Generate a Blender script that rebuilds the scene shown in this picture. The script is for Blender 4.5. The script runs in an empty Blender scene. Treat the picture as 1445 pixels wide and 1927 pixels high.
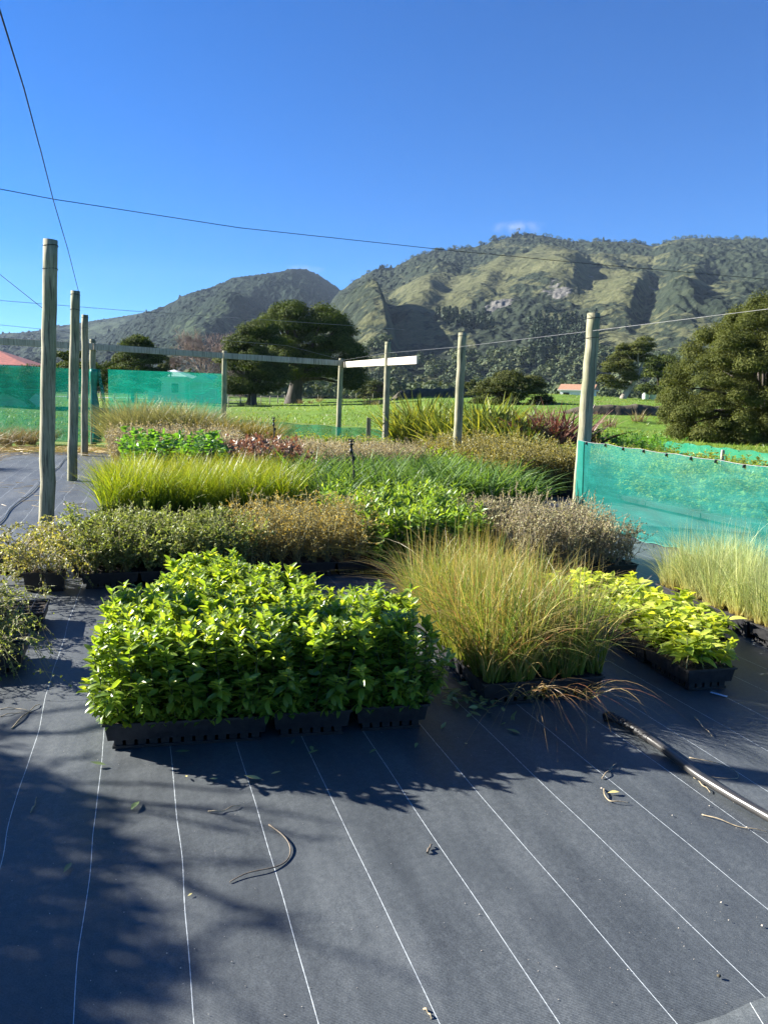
import bpy, math, random
import numpy as np
from mathutils import Vector

rng = np.random.default_rng(11)
random.seed(11)
C = bpy.context.scene.collection
RAD = math.radians
TH = RAD(17.8)                         # the rows run this far left of the view
UX = np.array([math.cos(TH), math.sin(TH), 0.0])      # across the rows
VX = np.array([-math.sin(TH), math.cos(TH), 0.0])     # along the rows

# ------------------------------------------------------------------ survey helpers
CH, PITCH, ROLL, FPX = 1.5, RAD(8.31), RAD(1.5), 1448.0
_f = np.array([0, math.cos(PITCH), -math.sin(PITCH)])
_r0 = np.array([1.0, 0, 0]); _u0 = np.array([0, math.sin(PITCH), math.cos(PITCH)])
_r = math.cos(ROLL) * _r0 + math.sin(ROLL) * _u0
_u = -math.sin(ROLL) * _r0 + math.cos(ROLL) * _u0


def ray(x, y):
    return _f + _r * (x - 722.5) / FPX - _u * (y - 963.5) / FPX


def G(x, y, z=0.0):                    # ground point seen at a photo position
    d = ray(x, y); t = (z - CH) / d[2]
    return np.array([0, 0, CH]) + d * t


def D(x, y, dep):                      # point at a given distance ahead
    d = ray(x, y)
    return np.array([0, 0, CH]) + d * dep / d[1]


# ------------------------------------------------------------------ noise
def _hash(ix, iy, s):
    h = (ix * 374761393 + iy * 668265263 + s * 974634777) & 0xFFFFFFFF
    h = ((h ^ (h >> 13)) * 1274126177) & 0xFFFFFFFF
    return ((h ^ (h >> 16)) & 0xFFFFFF) / float(0xFFFFFF)


def vnoise(x, y, s=0):
    x = np.asarray(x, float); y = np.asarray(y, float)
    ix = np.floor(x).astype(np.int64); iy = np.floor(y).astype(np.int64)
    fx = x - ix; fy = y - iy
    fx = fx * fx * (3 - 2 * fx); fy = fy * fy * (3 - 2 * fy)
    a = _hash(ix, iy, s); b = _hash(ix + 1, iy, s); c = _hash(ix, iy + 1, s); d = _hash(ix + 1, iy + 1, s)
    return (a * (1 - fx) + b * fx) * (1 - fy) + (c * (1 - fx) + d * fx) * fy


def fbm(x, y, o=5, s=0, g=0.5):
    v = 0; a = 1; t = 0
    for k in range(o):
        v = v + a * vnoise(np.asarray(x) * 2 ** k + 17.3 * k, np.asarray(y) * 2 ** k - 9.1 * k, s + k); t += a; a *= g
    return v / t


def sstep(a, b, x):
    t = np.clip((np.asarray(x, float) - a) / (b - a), 0, 1)
    return t * t * (3 - 2 * t)


# ------------------------------------------------------------------ mesh builder
class MB:
    def __init__(s):
        s.V = []; s.F = []; s.n = 0; s.rnd = []; s.tt = []

    def add(s, V, F, mat=0, smooth=False, rnd=0.5, tt=0.5):
        V = np.asarray(V, float).reshape(-1, 3)
        F = [np.asarray(f, int) for f in (F if isinstance(F, list) else [F])]
        for f in F:
            if len(f):
                s.F.append((f + s.n, mat, smooth))
        s.V.append(V); k = len(V); s.n += k
        s.rnd.append(np.broadcast_to(np.asarray(rnd, float), (k,)).copy())
        s.tt.append(np.broadcast_to(np.asarray(tt, float), (k,)).copy())

    def mesh(s, name, mats):
        V = np.concatenate(s.V)
        me = bpy.data.meshes.new(name)
        me.vertices.add(len(V)); me.vertices.foreach_set('co', V.astype(np.float32).ravel())
        loops = np.concatenate([f.ravel() for f, _, _ in s.F])
        tot = np.concatenate([np.full(len(f), f.shape[1]) for f, _, _ in s.F])
        start = np.concatenate([[0], np.cumsum(tot)[:-1]])
        me.loops.add(len(loops)); me.loops.foreach_set('vertex_index', loops.astype(np.int32))
        me.polygons.add(len(tot)); me.polygons.foreach_set('loop_start', start.astype(np.int32))
        try:
            me.polygons.foreach_set('loop_total', tot.astype(np.int32))
        except Exception:
            pass
        mi = np.concatenate([np.full(len(f), m) for f, m, _ in s.F])
        sm = np.concatenate([np.full(len(f), b) for f, _, b in s.F])
        me.polygons.foreach_set('material_index', mi.astype(np.int32))
        me.polygons.foreach_set('use_smooth', sm.astype(bool))
        for nm, arr in (('rnd', s.rnd), ('tt', s.tt)):
            at = me.attributes.new(nm, 'FLOAT', 'POINT'); at.data.foreach_set('value', np.concatenate(arr).astype(np.float32))
        for m in (mats if isinstance(mats, (list, tuple)) else [mats]):
            me.materials.append(m)
        me.update(); me.validate()
        return me

    def build(s, name, mats, parent=None, loc=None, rz=0.0):
        return link(name, s.mesh(name, mats), parent, loc, rz)

    # --- shapes
    def box(s, c, size, rot=None, mat=0):
        q = np.array([[x, y, z] for z in (-.5, .5) for x, y in ((-.5, -.5), (.5, -.5), (.5, .5), (-.5, .5))]) * np.asarray(size, float)
        if rot is not None:
            q = q @ np.asarray(rot).T
        s.add(q + np.asarray(c, float), np.array([[3, 2, 1, 0], [4, 5, 6, 7], [0, 1, 5, 4], [1, 2, 6, 5], [2, 3, 7, 6], [3, 0, 4, 7]]), mat)

    def bar(s, p, q, w, h, mat=0):
        p = np.asarray(p, float); q = np.asarray(q, float); d = q - p; L = np.linalg.norm(d); d /= L
        side = np.cross(d, [0, 0, 1]); side /= np.linalg.norm(side); up = np.cross(side, d)
        s.box((p + q) / 2, (L, w, h), np.stack([d, side, up], 1), mat)

    def tube(s, pts, rad, n=8, mat=0, cap=True, rnd=0.5, smooth=True):
        P = np.asarray(pts, float); k = len(P); rad = np.broadcast_to(np.asarray(rad, float), (k,))
        T = np.gradient(P, axis=0); T /= np.linalg.norm(T, axis=1)[:, None] + 1e-12
        ref = np.array([0, 0, 1.0]) if abs(T[0, 2]) < .9 else np.array([1.0, 0, 0])
        A = np.cross(T, ref); A /= np.linalg.norm(A, axis=1)[:, None] + 1e-9; B = np.cross(T, A)
        a = np.linspace(0, 2 * math.pi, n, endpoint=False)
        V = P[:, None] + rad[:, None, None] * (np.cos(a)[None, :, None] * A[:, None] + np.sin(a)[None, :, None] * B[:, None])
        i = np.arange(k - 1)[:, None] * n; j = np.arange(n)[None]
        F = np.stack([i + j, i + (j + 1) % n, i + n + (j + 1) % n, i + n + j], -1).reshape(-1, 4)
        fs = [F]
        s.add(V.reshape(-1, 3), fs, mat, smooth, rnd, np.repeat(np.linspace(0, 1, k), n))
        if cap and n > 3:
            b = s.n - k * n
            s.F.append((np.array([list(range(n))[::-1]]) + b, mat, False)); s.F.append((np.array([list(range(n))]) + b + (k - 1) * n, mat, False))

    def lathe(s, c, prof, n=16, mat=0):
        c = np.asarray(c, float); a = np.linspace(0, 2 * math.pi, n, endpoint=False)
        V = np.array([[c[0] + r * math.cos(t), c[1] + r * math.sin(t), c[2] + z] for r, z in prof for t in a])
        k = len(prof); i = np.arange(k - 1)[:, None] * n; j = np.arange(n)[None]
        s.add(V, np.stack([i + j, i + (j + 1) % n, i + n + (j + 1) % n, i + n + j], -1).reshape(-1, 4), mat, True)

    # N leaves: 3 verts per ring (folded at midrib)
    def leaves(s, B, d, up, L, W, prof, curl=0.15, fold=0.25, mat=0, rnd=None):
        B = np.asarray(B, float); N = len(B)
        d = d / (np.linalg.norm(d, axis=1)[:, None] + 1e-9)
        side = np.cross(d, up); side /= np.linalg.norm(side, axis=1)[:, None] + 1e-9
        nor = np.cross(side, d)
        L = np.broadcast_to(L, (N,)); W = np.broadcast_to(W, (N,)); curl = np.broadcast_to(curl, (N,))
        prof = np.asarray(prof, float); k = len(prof); t = np.linspace(0, 1, k)
        c = B[:, None] + (L[:, None] * t)[..., None] * d[:, None] - ((curl * L)[:, None] * t ** 2)[..., None] * nor[:, None]
        w = (W[:, None] * prof)[..., None] * .5
        lft = c + w * side[:, None] + fold * w * nor[:, None]; rgt = c - w * side[:, None] + fold * w * nor[:, None]
        V = np.stack([lft, c, rgt], 2)                     # N,k,3,3
        base = (np.arange(N) * k * 3)[:, None] + (np.arange(k - 1) * 3)[None]
        F = np.concatenate([np.stack([base, base + 1, base + 4, base + 3], -1).reshape(-1, 4),
                            np.stack([base + 1, base + 2, base + 5, base + 4], -1).reshape(-1, 4)])
        if rnd is None:
            rnd = rng.random(N)
        s.add(V.reshape(-1, 3), F, mat, True, np.repeat(rnd, k * 3), np.tile(np.repeat(t, 3), N))

    # N blades: ribbons that arch over
    def blades(s, B, d, L, W, bend, k=6, mat=0, rnd=None, droop=0.0, taper=1.5, face=None):
        B = np.asarray(B, float); N = len(B)
        L = np.broadcast_to(L, (N,)); W = np.broadcast_to(W, (N,)); bend = np.broadcast_to(bend, (N,)); droop = np.broadcast_to(droop, (N,))
        d = d / np.linalg.norm(d, axis=1)[:, None]
        hz = d.copy(); hz[:, 2] = 0; hz /= np.linalg.norm(hz, axis=1)[:, None] + 1e-9
        t = np.linspace(0, 1, k)
        c = B[:, None] + (L[:, None] * t)[..., None] * d[:, None] + ((L * bend)[:, None] * t ** 2)[..., None] * hz[:, None]
        c[..., 2] -= (L * (bend * .45 + droop))[:, None] * t ** 2.6
        c[..., 2] = np.maximum(c[..., 2], 0.012)
        side = np.stack([-hz[:, 1], hz[:, 0], np.zeros(N)], -1)
        ang = rng.normal(0, .8, N)[:, None]
        side = side * np.cos(ang) + np.cross(side, d) * np.sin(ang)
        w = (W[:, None] * (1 - t ** taper * .93)[None])[..., None] * .5
        V = np.stack([c - w * side[:, None], c + w * side[:, None]], 2)
        base = (np.arange(N) * k * 2)[:, None] + (np.arange(k - 1) * 2)[None]
        F = np.stack([base, base + 1, base + 3, base + 2], -1).reshape(-1, 4)
        if rnd is None:
            rnd = rng.random(N)
        s.add(V.reshape(-1, 3), F, mat, True, np.repeat(rnd, k * 2), np.tile(np.repeat(t, 2), N))

    # N diamond leaf faces (tree foliage)
    def diamonds(s, Pn, nor, L, W, mat=0, rnd=None):
        N = len(Pn); nor = nor / (np.linalg.norm(nor, axis=1)[:, None] + 1e-9)
        a = np.cross(nor, rng.normal(size=(N, 3))); a /= np.linalg.norm(a, axis=1)[:, None] + 1e-9
        b = np.cross(nor, a)
        L = np.broadcast_to(L, (N,))[:, None] * .5; W = np.broadcast_to(W, (N,))[:, None] * .5
        V = np.stack([Pn - a * L, Pn + b * W + nor * W * .3, Pn + a * L, Pn - b * W - nor * W * .3], 1)
        F = np.arange(N * 4).reshape(N, 4)
        if rnd is None:
            rnd = rng.random(N)
        s.add(V.reshape(-1, 3), F, mat, False, np.repeat(rnd, 4))


def link(name, me, parent=None, loc=None, rz=0.0):
    o = bpy.data.objects.new(name, me); C.objects.link(o)
    if parent is not None:
        o.parent = parent
    if loc is not None:
        o.location = Vector(loc)
    o.rotation_euler = (0, 0, rz)
    return o


def tag(o, label=None, cat=None, group=None, kind=None):
    if label: o['label'] = label
    if cat: o['category'] = cat
    if group: o['group'] = group
    if kind: o['kind'] = kind
    return o


def thing(name, label, cat, loc=(0, 0, 0), rz=0.0, group=None):
    o = bpy.data.objects.new(name, None); C.objects.link(o)
    o.empty_display_size = .1; o.location = Vector(loc); o.rotation_euler = (0, 0, rz)
    return tag(o, label, cat, group)


# ------------------------------------------------------------------ materials
def newmat(name):
    m = bpy.data.materials.new(name); m.use_nodes = True
    nt = m.node_tree; nt.nodes.clear()
    out = nt.nodes.new('ShaderNodeOutputMaterial')
    return m, nt, nt.nodes, nt.links, out


def N(ns, t, **kw):
    n = ns.new('ShaderNode' + t)
    for k, v in kw.items():
        if k in n.inputs:
            n.inputs[k].default_value = v
        else:
            setattr(n, k, v)
    return n


def c4(c):
    return (c[0], c[1], c[2], 1)


def ramp(ns, stops):
    r = ns.new('ShaderNodeValToRGB'); e = r.color_ramp.elements
    while len(e) < len(stops): e.new(.5)
    for i, (p, c) in enumerate(stops):
        e[i].position = p; e[i].color = c4(c)
    return r


def mixc(ns, ln, fac, a, b, mode='MIX'):
    n = ns.new('ShaderNodeMix'); n.data_type = 'RGBA'; n.blend_type = mode
    for sock, v in ((n.inputs[0], fac), (n.inputs[6], a), (n.inputs[7], b)):
        if hasattr(v, 'links') or hasattr(v, 'is_linked'): ln.new(v, sock)
        else: sock.default_value = v if isinstance(v, (int, float)) else c4(v)
    return n.outputs[2]


def mth(ns, ln, op, a, b=None, c=None):
    n = ns.new('ShaderNodeMath'); n.operation = op
    for i, v in enumerate((a, b, c)):
        if v is None: continue
        if hasattr(v, 'is_linked'): ln.new(v, n.inputs[i])
        else: n.inputs[i].default_value = v
    return n.outputs[0]


def foliage(name, stops, base=None, tip=None, trans=.35, rough=.45, tcol=(1.25, 1.2, .5), spec=.4, vary=.25, tpos=(.0, .35, .75, 1.0)):
    """leaf pigment: one draw per leaf, optional base and tip colour along the blade"""
    m, nt, ns, ln, out = newmat(name)
    at = N(ns, 'Attribute', attribute_name='rnd')
    rp = ramp(ns, stops); ln.new(at.outputs['Fac'], rp.inputs[0]); col = rp.outputs[0]
    if base is not None or tip is not None:
        t2 = N(ns, 'Attribute', attribute_name='tt')
        if base is not None:
            f = N(ns, 'MapRange'); ln.new(t2.outputs['Fac'], f.inputs[0]); f.inputs[1].default_value = tpos[0]; f.inputs[2].default_value = tpos[1]
            f.inputs[3].default_value = 1; f.inputs[4].default_value = 0
            col = mixc(ns, ln, f.outputs[0], col, base)
        if tip is not None:
            f = N(ns, 'MapRange'); ln.new(t2.outputs['Fac'], f.inputs[0]); f.inputs[1].default_value = tpos[2]; f.inputs[2].default_value = tpos[3]
            col = mixc(ns, ln, f.outputs[0], col, tip)
    oi = N(ns, 'ObjectInfo')
    v = N(ns, 'MapRange'); ln.new(oi.outputs['Random'], v.inputs[0]); v.inputs[3].default_value = 1 - vary; v.inputs[4].default_value = 1 + vary
    hs = N(ns, 'HueSaturation'); ln.new(col, hs.inputs['Color']); ln.new(v.outputs[0], hs.inputs['Value'])
    bs = N(ns, 'BsdfPrincipled', Roughness=rough); bs.inputs['Specular IOR Level'].default_value = spec
    ln.new(hs.outputs[0], bs.inputs['Base Color'])
    tr = N(ns, 'BsdfTranslucent'); ln.new(mixc(ns, ln, 1.0, hs.outputs[0], tcol, 'MULTIPLY'), tr.inputs[0])
    mx = N(ns, 'MixShader'); mx.inputs[0].default_value = trans
    ln.new(bs.outputs[0], mx.inputs[1]); ln.new(tr.outputs[0], mx.inputs[2]); ln.new(mx.outputs[0], out.inputs[0])
    return m


def plain(name, col, rough=.6, var=.25, scale=30, col2=None, bump=0, metal=0, spec=.5, stretch=(1, 1, 1)):
    m, nt, ns, ln, out = newmat(name)
    tc = N(ns, 'TexCoord'); mp = N(ns, 'Mapping'); mp.inputs['Scale'].default_value = stretch
    ln.new(tc.outputs['Object'], mp.inputs[0])
    no = N(ns, 'TexNoise'); no.inputs['Scale'].default_value = scale; no.inputs['Detail'].default_value = 6
    ln.new(mp.outputs[0], no.inputs['Vector'])
    c2 = col2 or tuple(x * (1 + var) for x in col); c1 = col if col2 else tuple(x * (1 - var) for x in col)
    rp = ramp(ns, [(.35, c1), (.65, c2)]); ln.new(no.outputs[0], rp.inputs[0])
    bs = N(ns, 'BsdfPrincipled', Roughness=rough, Metallic=metal); bs.inputs['Specular IOR Level'].default_value = spec
    ln.new(rp.outputs[0], bs.inputs['Base Color'])
    if bump:
        b = N(ns, 'Bump'); b.inputs['Strength'].default_value = bump; b.inputs['Distance'].default_value = .02
        ln.new(no.outputs[0], b.inputs['Height']); ln.new(b.outputs[0], bs.inputs['Normal'])
    ln.new(bs.outputs[0], out.inputs[0])
    return m


def mat_weedmat():
    m, nt, ns, ln, out = newmat('woven_weed_mat')
    tc = N(ns, 'TexCoord'); sp = N(ns, 'SeparateXYZ'); ln.new(tc.outputs['Object'], sp.inputs[0])
    # wobble of the woven marker threads
    w = N(ns, 'TexNoise'); w.inputs['Scale'].default_value = .9; w.inputs['Detail'].default_value = 2; ln.new(tc.outputs['Object'], w.inputs['Vector'])
    amp = N(ns, 'MapRange'); ln.new(sp.outputs[0], amp.inputs[0]); amp.inputs[1].default_value = -.9; amp.inputs[2].default_value = .5
    amp.inputs[3].default_value = .13; amp.inputs[4].default_value = .022
    wob = mth(ns, ln, 'MULTIPLY', mth(ns, ln, 'SUBTRACT', w.outputs[0], .5), amp.outputs[0])
    u = mth(ns, ln, 'ADD', sp.outputs[0], wob)
    fr = mth(ns, ln, 'FRACT', mth(ns, ln, 'DIVIDE', mth(ns, ln, 'ADD', u, 20 * .28 - .106 + .14), .28))
    dist = mth(ns, ln, 'MULTIPLY', mth(ns, ln, 'ABSOLUTE', mth(ns, ln, 'SUBTRACT', fr, .5)), .28)
    # thread broken by wear
    mp2 = N(ns, 'Mapping'); mp2.inputs['Scale'].default_value = (3, 7, 1); ln.new(tc.outputs['Object'], mp2.inputs[0])
    wn = N(ns, 'TexNoise'); wn.inputs['Scale'].default_value = 6; wn.inputs['Detail'].default_value = 3; ln.new(mp2.outputs[0], wn.inputs['Vector'])
    wid = N(ns, 'MapRange'); ln.new(wn.outputs[0], wid.inputs[0]); wid.inputs[1].default_value = .3; wid.inputs[2].default_value = .55; wid.inputs[3].default_value = .0005; wid.inputs[4].default_value = .0012
    line = mth(ns, ln, 'LESS_THAN', dist, wid.outputs[0])
    # dust and weave
    mp = N(ns, 'Mapping'); mp.inputs['Scale'].default_value = (1.6, .35, 1); ln.new(tc.outputs['Object'], mp.inputs[0])
    d1 = N(ns, 'TexNoise'); d1.inputs['Scale'].default_value = 2.2; d1.inputs['Detail'].default_value = 8; d1.inputs['Roughness'].default_value = .68; ln.new(mp.outputs[0], d1.inputs['Vector'])
    d2 = N(ns, 'TexNoise'); d2.inputs['Scale'].default_value = 45; d2.inputs['Detail'].default_value = 4; ln.new(tc.outputs['Object'], d2.inputs['Vector'])
    d3 = N(ns, 'TexVoronoi'); d3.inputs['Scale'].default_value = 16; ln.new(tc.outputs['Object'], d3.inputs['Vector'])
    dd = mth(ns, ln, 'ADD', mth(ns, ln, 'MULTIPLY', d1.outputs[0], .75), mth(ns, ln, 'MULTIPLY', d2.outputs[0], .25))
    rp = ramp(ns, [(.32, (.036, .042, .047)), (.5, (.061, .070, .076)), (.7, (.104, .115, .120))]); ln.new(dd, rp.inputs[0])
    speck = mth(ns, ln, 'LESS_THAN', d3.outputs['Distance'], .035)
    rs = N(ns, 'TexWhiteNoise'); ln.new(d3.outputs['Position'], rs.inputs['Vector'])
    sk = mth(ns, ln, 'MULTIPLY', speck, mth(ns, ln, 'GREATER_THAN', rs.outputs['Value'], .72))
    col = mixc(ns, ln, mth(ns, ln, 'MULTIPLY', sk, .6), rp.outputs[0], (.19, .18, .16))
    d4 = N(ns, 'TexNoise'); d4.inputs['Scale'].default_value = 260; d4.inputs['Detail'].default_value = 2; ln.new(tc.outputs['Object'], d4.inputs['Vector'])
    g4 = ramp(ns, [(.3, (.7, .7, .7)), (.7, (1.3, 1.3, 1.3))]); ln.new(d4.outputs[0], g4.inputs[0])
    col = mixc(ns, ln, 1.0, col, g4.outputs[0], 'MULTIPLY')
    col = mixc(ns, ln, line, col, (.47, .51, .52))
    # fine ribbed weave
    wv = N(ns, 'TexWave'); wv.wave_type = 'BANDS'; wv.bands_direction = 'Y'; wv.inputs['Scale'].default_value = 70; wv.inputs['Distortion'].default_value = 1.2; ln.new(tc.outputs['Object'], wv.inputs['Vector'])
    bsum = mth(ns, ln, 'ADD', mth(ns, ln, 'MULTIPLY', wv.outputs['Fac'], .35), d2.outputs[0])
    b = N(ns, 'Bump'); b.inputs['Strength'].default_value = .35; b.inputs['Distance'].default_value = .004; ln.new(bsum, b.inputs['Height'])
    rr = N(ns, 'MapRange'); ln.new(d1.outputs[0], rr.inputs[0]); rr.inputs[3].default_value = .42; rr.inputs[4].default_value = .68
    bs = N(ns, 'BsdfPrincipled'); bs.inputs['Specular IOR Level'].default_value = .5
    ln.new(rr.outputs[0], bs.inputs['Roughness']); ln.new(col, bs.inputs['Base Color']); ln.new(b.outputs[0], bs.inputs['Normal'])
    ln.new(bs.outputs[0], out.inputs[0])
    return m


def mat_wood(name, c1, c2, c3, green=.5):
    m, nt, ns, ln, out = newmat(name)
    tc = N(ns, 'TexCoord'); oi = N(ns, 'ObjectInfo')
    off = N(ns, 'VectorMath'); off.operation = 'ADD'; ln.new(tc.outputs['Object'], off.inputs[0])
    cb = N(ns, 'CombineXYZ'); rr = mth(ns, ln, 'MULTIPLY', oi.outputs['Random'], 37.0); ln.new(rr, cb.inputs[2]); ln.new(cb.outputs[0], off.inputs[1])
    mp = N(ns, 'Mapping'); mp.inputs['Scale'].default_value = (9, 9, .55); ln.new(off.outputs[0], mp.inputs[0])
    g = N(ns, 'TexNoise'); g.inputs['Scale'].default_value = 5; g.inputs['Detail'].default_value = 8; g.inputs['Roughness'].default_value = .7; ln.new(mp.outputs[0], g.inputs['Vector'])
    rp = ramp(ns, [(.3, c1), (.5, c2), (.72, c3)]); ln.new(g.outputs[0], rp.inputs[0])
    k = N(ns, 'TexNoise'); k.inputs['Scale'].default_value = 3.2; k.inputs['Detail'].default_value = 6; ln.new(off.outputs[0], k.inputs['Vector'])
    kr = ramp(ns, [(.44, (0, 0, 0)), (.62, (1, 1, 1))]); ln.new(k.outputs[0], kr.inputs[0])
    col = mixc(ns, ln, mth(ns, ln, 'MULTIPLY', kr.outputs[0], green), rp.outputs[0], (.115, .135, .06))
    mpc = N(ns, 'Mapping'); mpc.inputs['Scale'].default_value = (30, 30, .9); ln.new(off.outputs[0], mpc.inputs[0])
    cr = N(ns, 'TexNoise'); cr.inputs['Scale'].default_value = 2; cr.inputs['Detail'].default_value = 3; ln.new(mpc.outputs[0], cr.inputs['Vector'])
    crr = ramp(ns, [(.36, (1, 1, 1)), (.43, (0, 0, 0))]); ln.new(cr.outputs[0], crr.inputs[0])
    col = mixc(ns, ln, mth(ns, ln, 'MULTIPLY', crr.outputs[0], .75), col, (.03, .026, .02))
    kn = N(ns, 'TexVoronoi'); kn.inputs['Scale'].default_value = 3.1; ln.new(off.outputs[0], kn.inputs['Vector'])
    knot = mth(ns, ln, 'LESS_THAN', kn.outputs['Distance'], .07)
    col = mixc(ns, ln, mth(ns, ln, 'MULTIPLY', knot, .7), col, (.05, .04, .025))
    b = N(ns, 'Bump'); b.inputs['Strength'].default_value = .5; b.inputs['Distance'].default_value = .01; ln.new(g.outputs[0], b.inputs['Height'])
    bs = N(ns, 'BsdfPrincipled', Roughness=.8); ln.new(col, bs.inputs['Base Color']); ln.new(b.outputs[0], bs.inputs['Normal'])
    ln.new(bs.outputs[0], out.inputs[0])
    return m


def mat_net(name, col, through=.4, streak=.5):
    m, nt, ns, ln, out = newmat(name)
    tc = N(ns, 'TexCoord')
    mp = N(ns, 'Mapping'); mp.inputs['Scale'].default_value = (.7, .7, 3.2); ln.new(tc.outputs['Object'], mp.inputs[0])
    n1 = N(ns, 'TexNoise'); n1.inputs['Scale'].default_value = 2.6; n1.inputs['Detail'].default_value = 7; n1.inputs['Roughness'].default_value = .65; n1.inputs['Distortion'].default_value = .8; ln.new(mp.outputs[0], n1.inputs['Vector'])
    n2 = N(ns, 'TexNoise'); n2.inputs['Scale'].default_value = 90; n2.inputs['Detail'].default_value = 2; ln.new(tc.outputs['Object'], n2.inputs['Vector'])
    mr = N(ns, 'MapRange'); ln.new(n1.outputs[0], mr.inputs[0]); mr.inputs[1].default_value = .3; mr.inputs[2].default_value = .7
    mr.inputs[3].default_value = through + .12; mr.inputs[4].default_value = through - .14
    fac = mth(ns, ln, 'ADD', mr.outputs[0], mth(ns, ln, 'MULTIPLY', mth(ns, ln, 'SUBTRACT', n2.outputs[0], .5), .25))
    df = N(ns, 'BsdfDiffuse'); tr = N(ns, 'BsdfTranslucent')
    hi = mixc(ns, ln, mth(ns, ln, 'MULTIPLY', n1.outputs[0], streak), col, tuple(min(1, x * 1.5 + .03) for x in col))
    ln.new(hi, df.inputs[0]); ln.new(hi, tr.inputs[0])
    mx = N(ns, 'MixShader'); mx.inputs[0].default_value = .35; ln.new(df.outputs[0], mx.inputs[1]); ln.new(tr.outputs[0], mx.inputs[2])
    gl = N(ns, 'BsdfGlossy', Roughness=.4); gl.inputs[0].default_value = (.5, .7, .65, 1)
    m2 = N(ns, 'MixShader'); m2.inputs[0].default_value = .06; ln.new(mx.outputs[0], m2.inputs[1]); ln.new(gl.outputs[0], m2.inputs[2])
    tp = N(ns, 'BsdfTransparent'); tp.inputs[0].default_value = (.78, .97, .9, 1)
    m3 = N(ns, 'MixShader'); ln.new(fac, m3.inputs[0]); ln.new(m2.outputs[0], m3.inputs[1]); ln.new(tp.outputs[0], m3.inputs[2])
    ln.new(m3.outputs[0], out.inputs[0])
    return m


def mat_field():
    m, nt, ns, ln, out = newmat('pasture')
    tc = N(ns, 'TexCoord')
    a = N(ns, 'TexNoise'); a.inputs['Scale'].default_value = .05; a.inputs['Detail'].default_value = 9; a.inputs['Roughness'].default_value = .65; ln.new(tc.outputs['Object'], a.inputs['Vector'])
    b = N(ns, 'TexNoise'); b.inputs['Scale'].default_value = 2.5; b.inputs['Detail'].default_value = 8; b.inputs['Roughness'].default_value = .7; ln.new(tc.outputs['Object'], b.inputs['Vector'])
    r1 = ramp(ns, [(.3, (.07, .135, .016)), (.5, (.115, .20, .022)), (.7, (.16, .215, .035))]); ln.new(a.outputs[0], r1.inputs[0])
    r2 = ramp(ns, [(.3, (.6, .6, .6)), (.7, (1.3, 1.3, 1.2))]); ln.new(b.outputs[0], r2.inputs[0])
    col = mixc(ns, ln, 1.0, r1.outputs[0], r2.outputs[0], 'MULTIPLY')
    # rank dry patches
    p = N(ns, 'TexNoise'); p.inputs['Scale'].default_value = .16; p.inputs['Detail'].default_value = 5; ln.new(tc.outputs['Object'], p.inputs['Vector'])
    pr = ramp(ns, [(.58, (0, 0, 0)), (.7, (1, 1, 1))]); ln.new(p.outputs[0], pr.inputs[0])
    col = mixc(ns, ln, mth(ns, ln, 'MULTIPLY', pr.outputs[0], .45), col, (.16, .14, .06))
    bp = N(ns, 'Bump'); bp.inputs['Strength'].default_value = .8; bp.inputs['Distance'].default_value = .12; ln.new(b.outputs[0], bp.inputs['Height'])
    bs = N(ns, 'BsdfPrincipled', Roughness=.9); bs.inputs['Specular IOR Level'].default_value = .15
    ln.new(col, bs.inputs['Base Color']); ln.new(bp.outputs[0], bs.inputs['Normal']); ln.new(bs.outputs[0], out.inputs[0])
    return m


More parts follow.
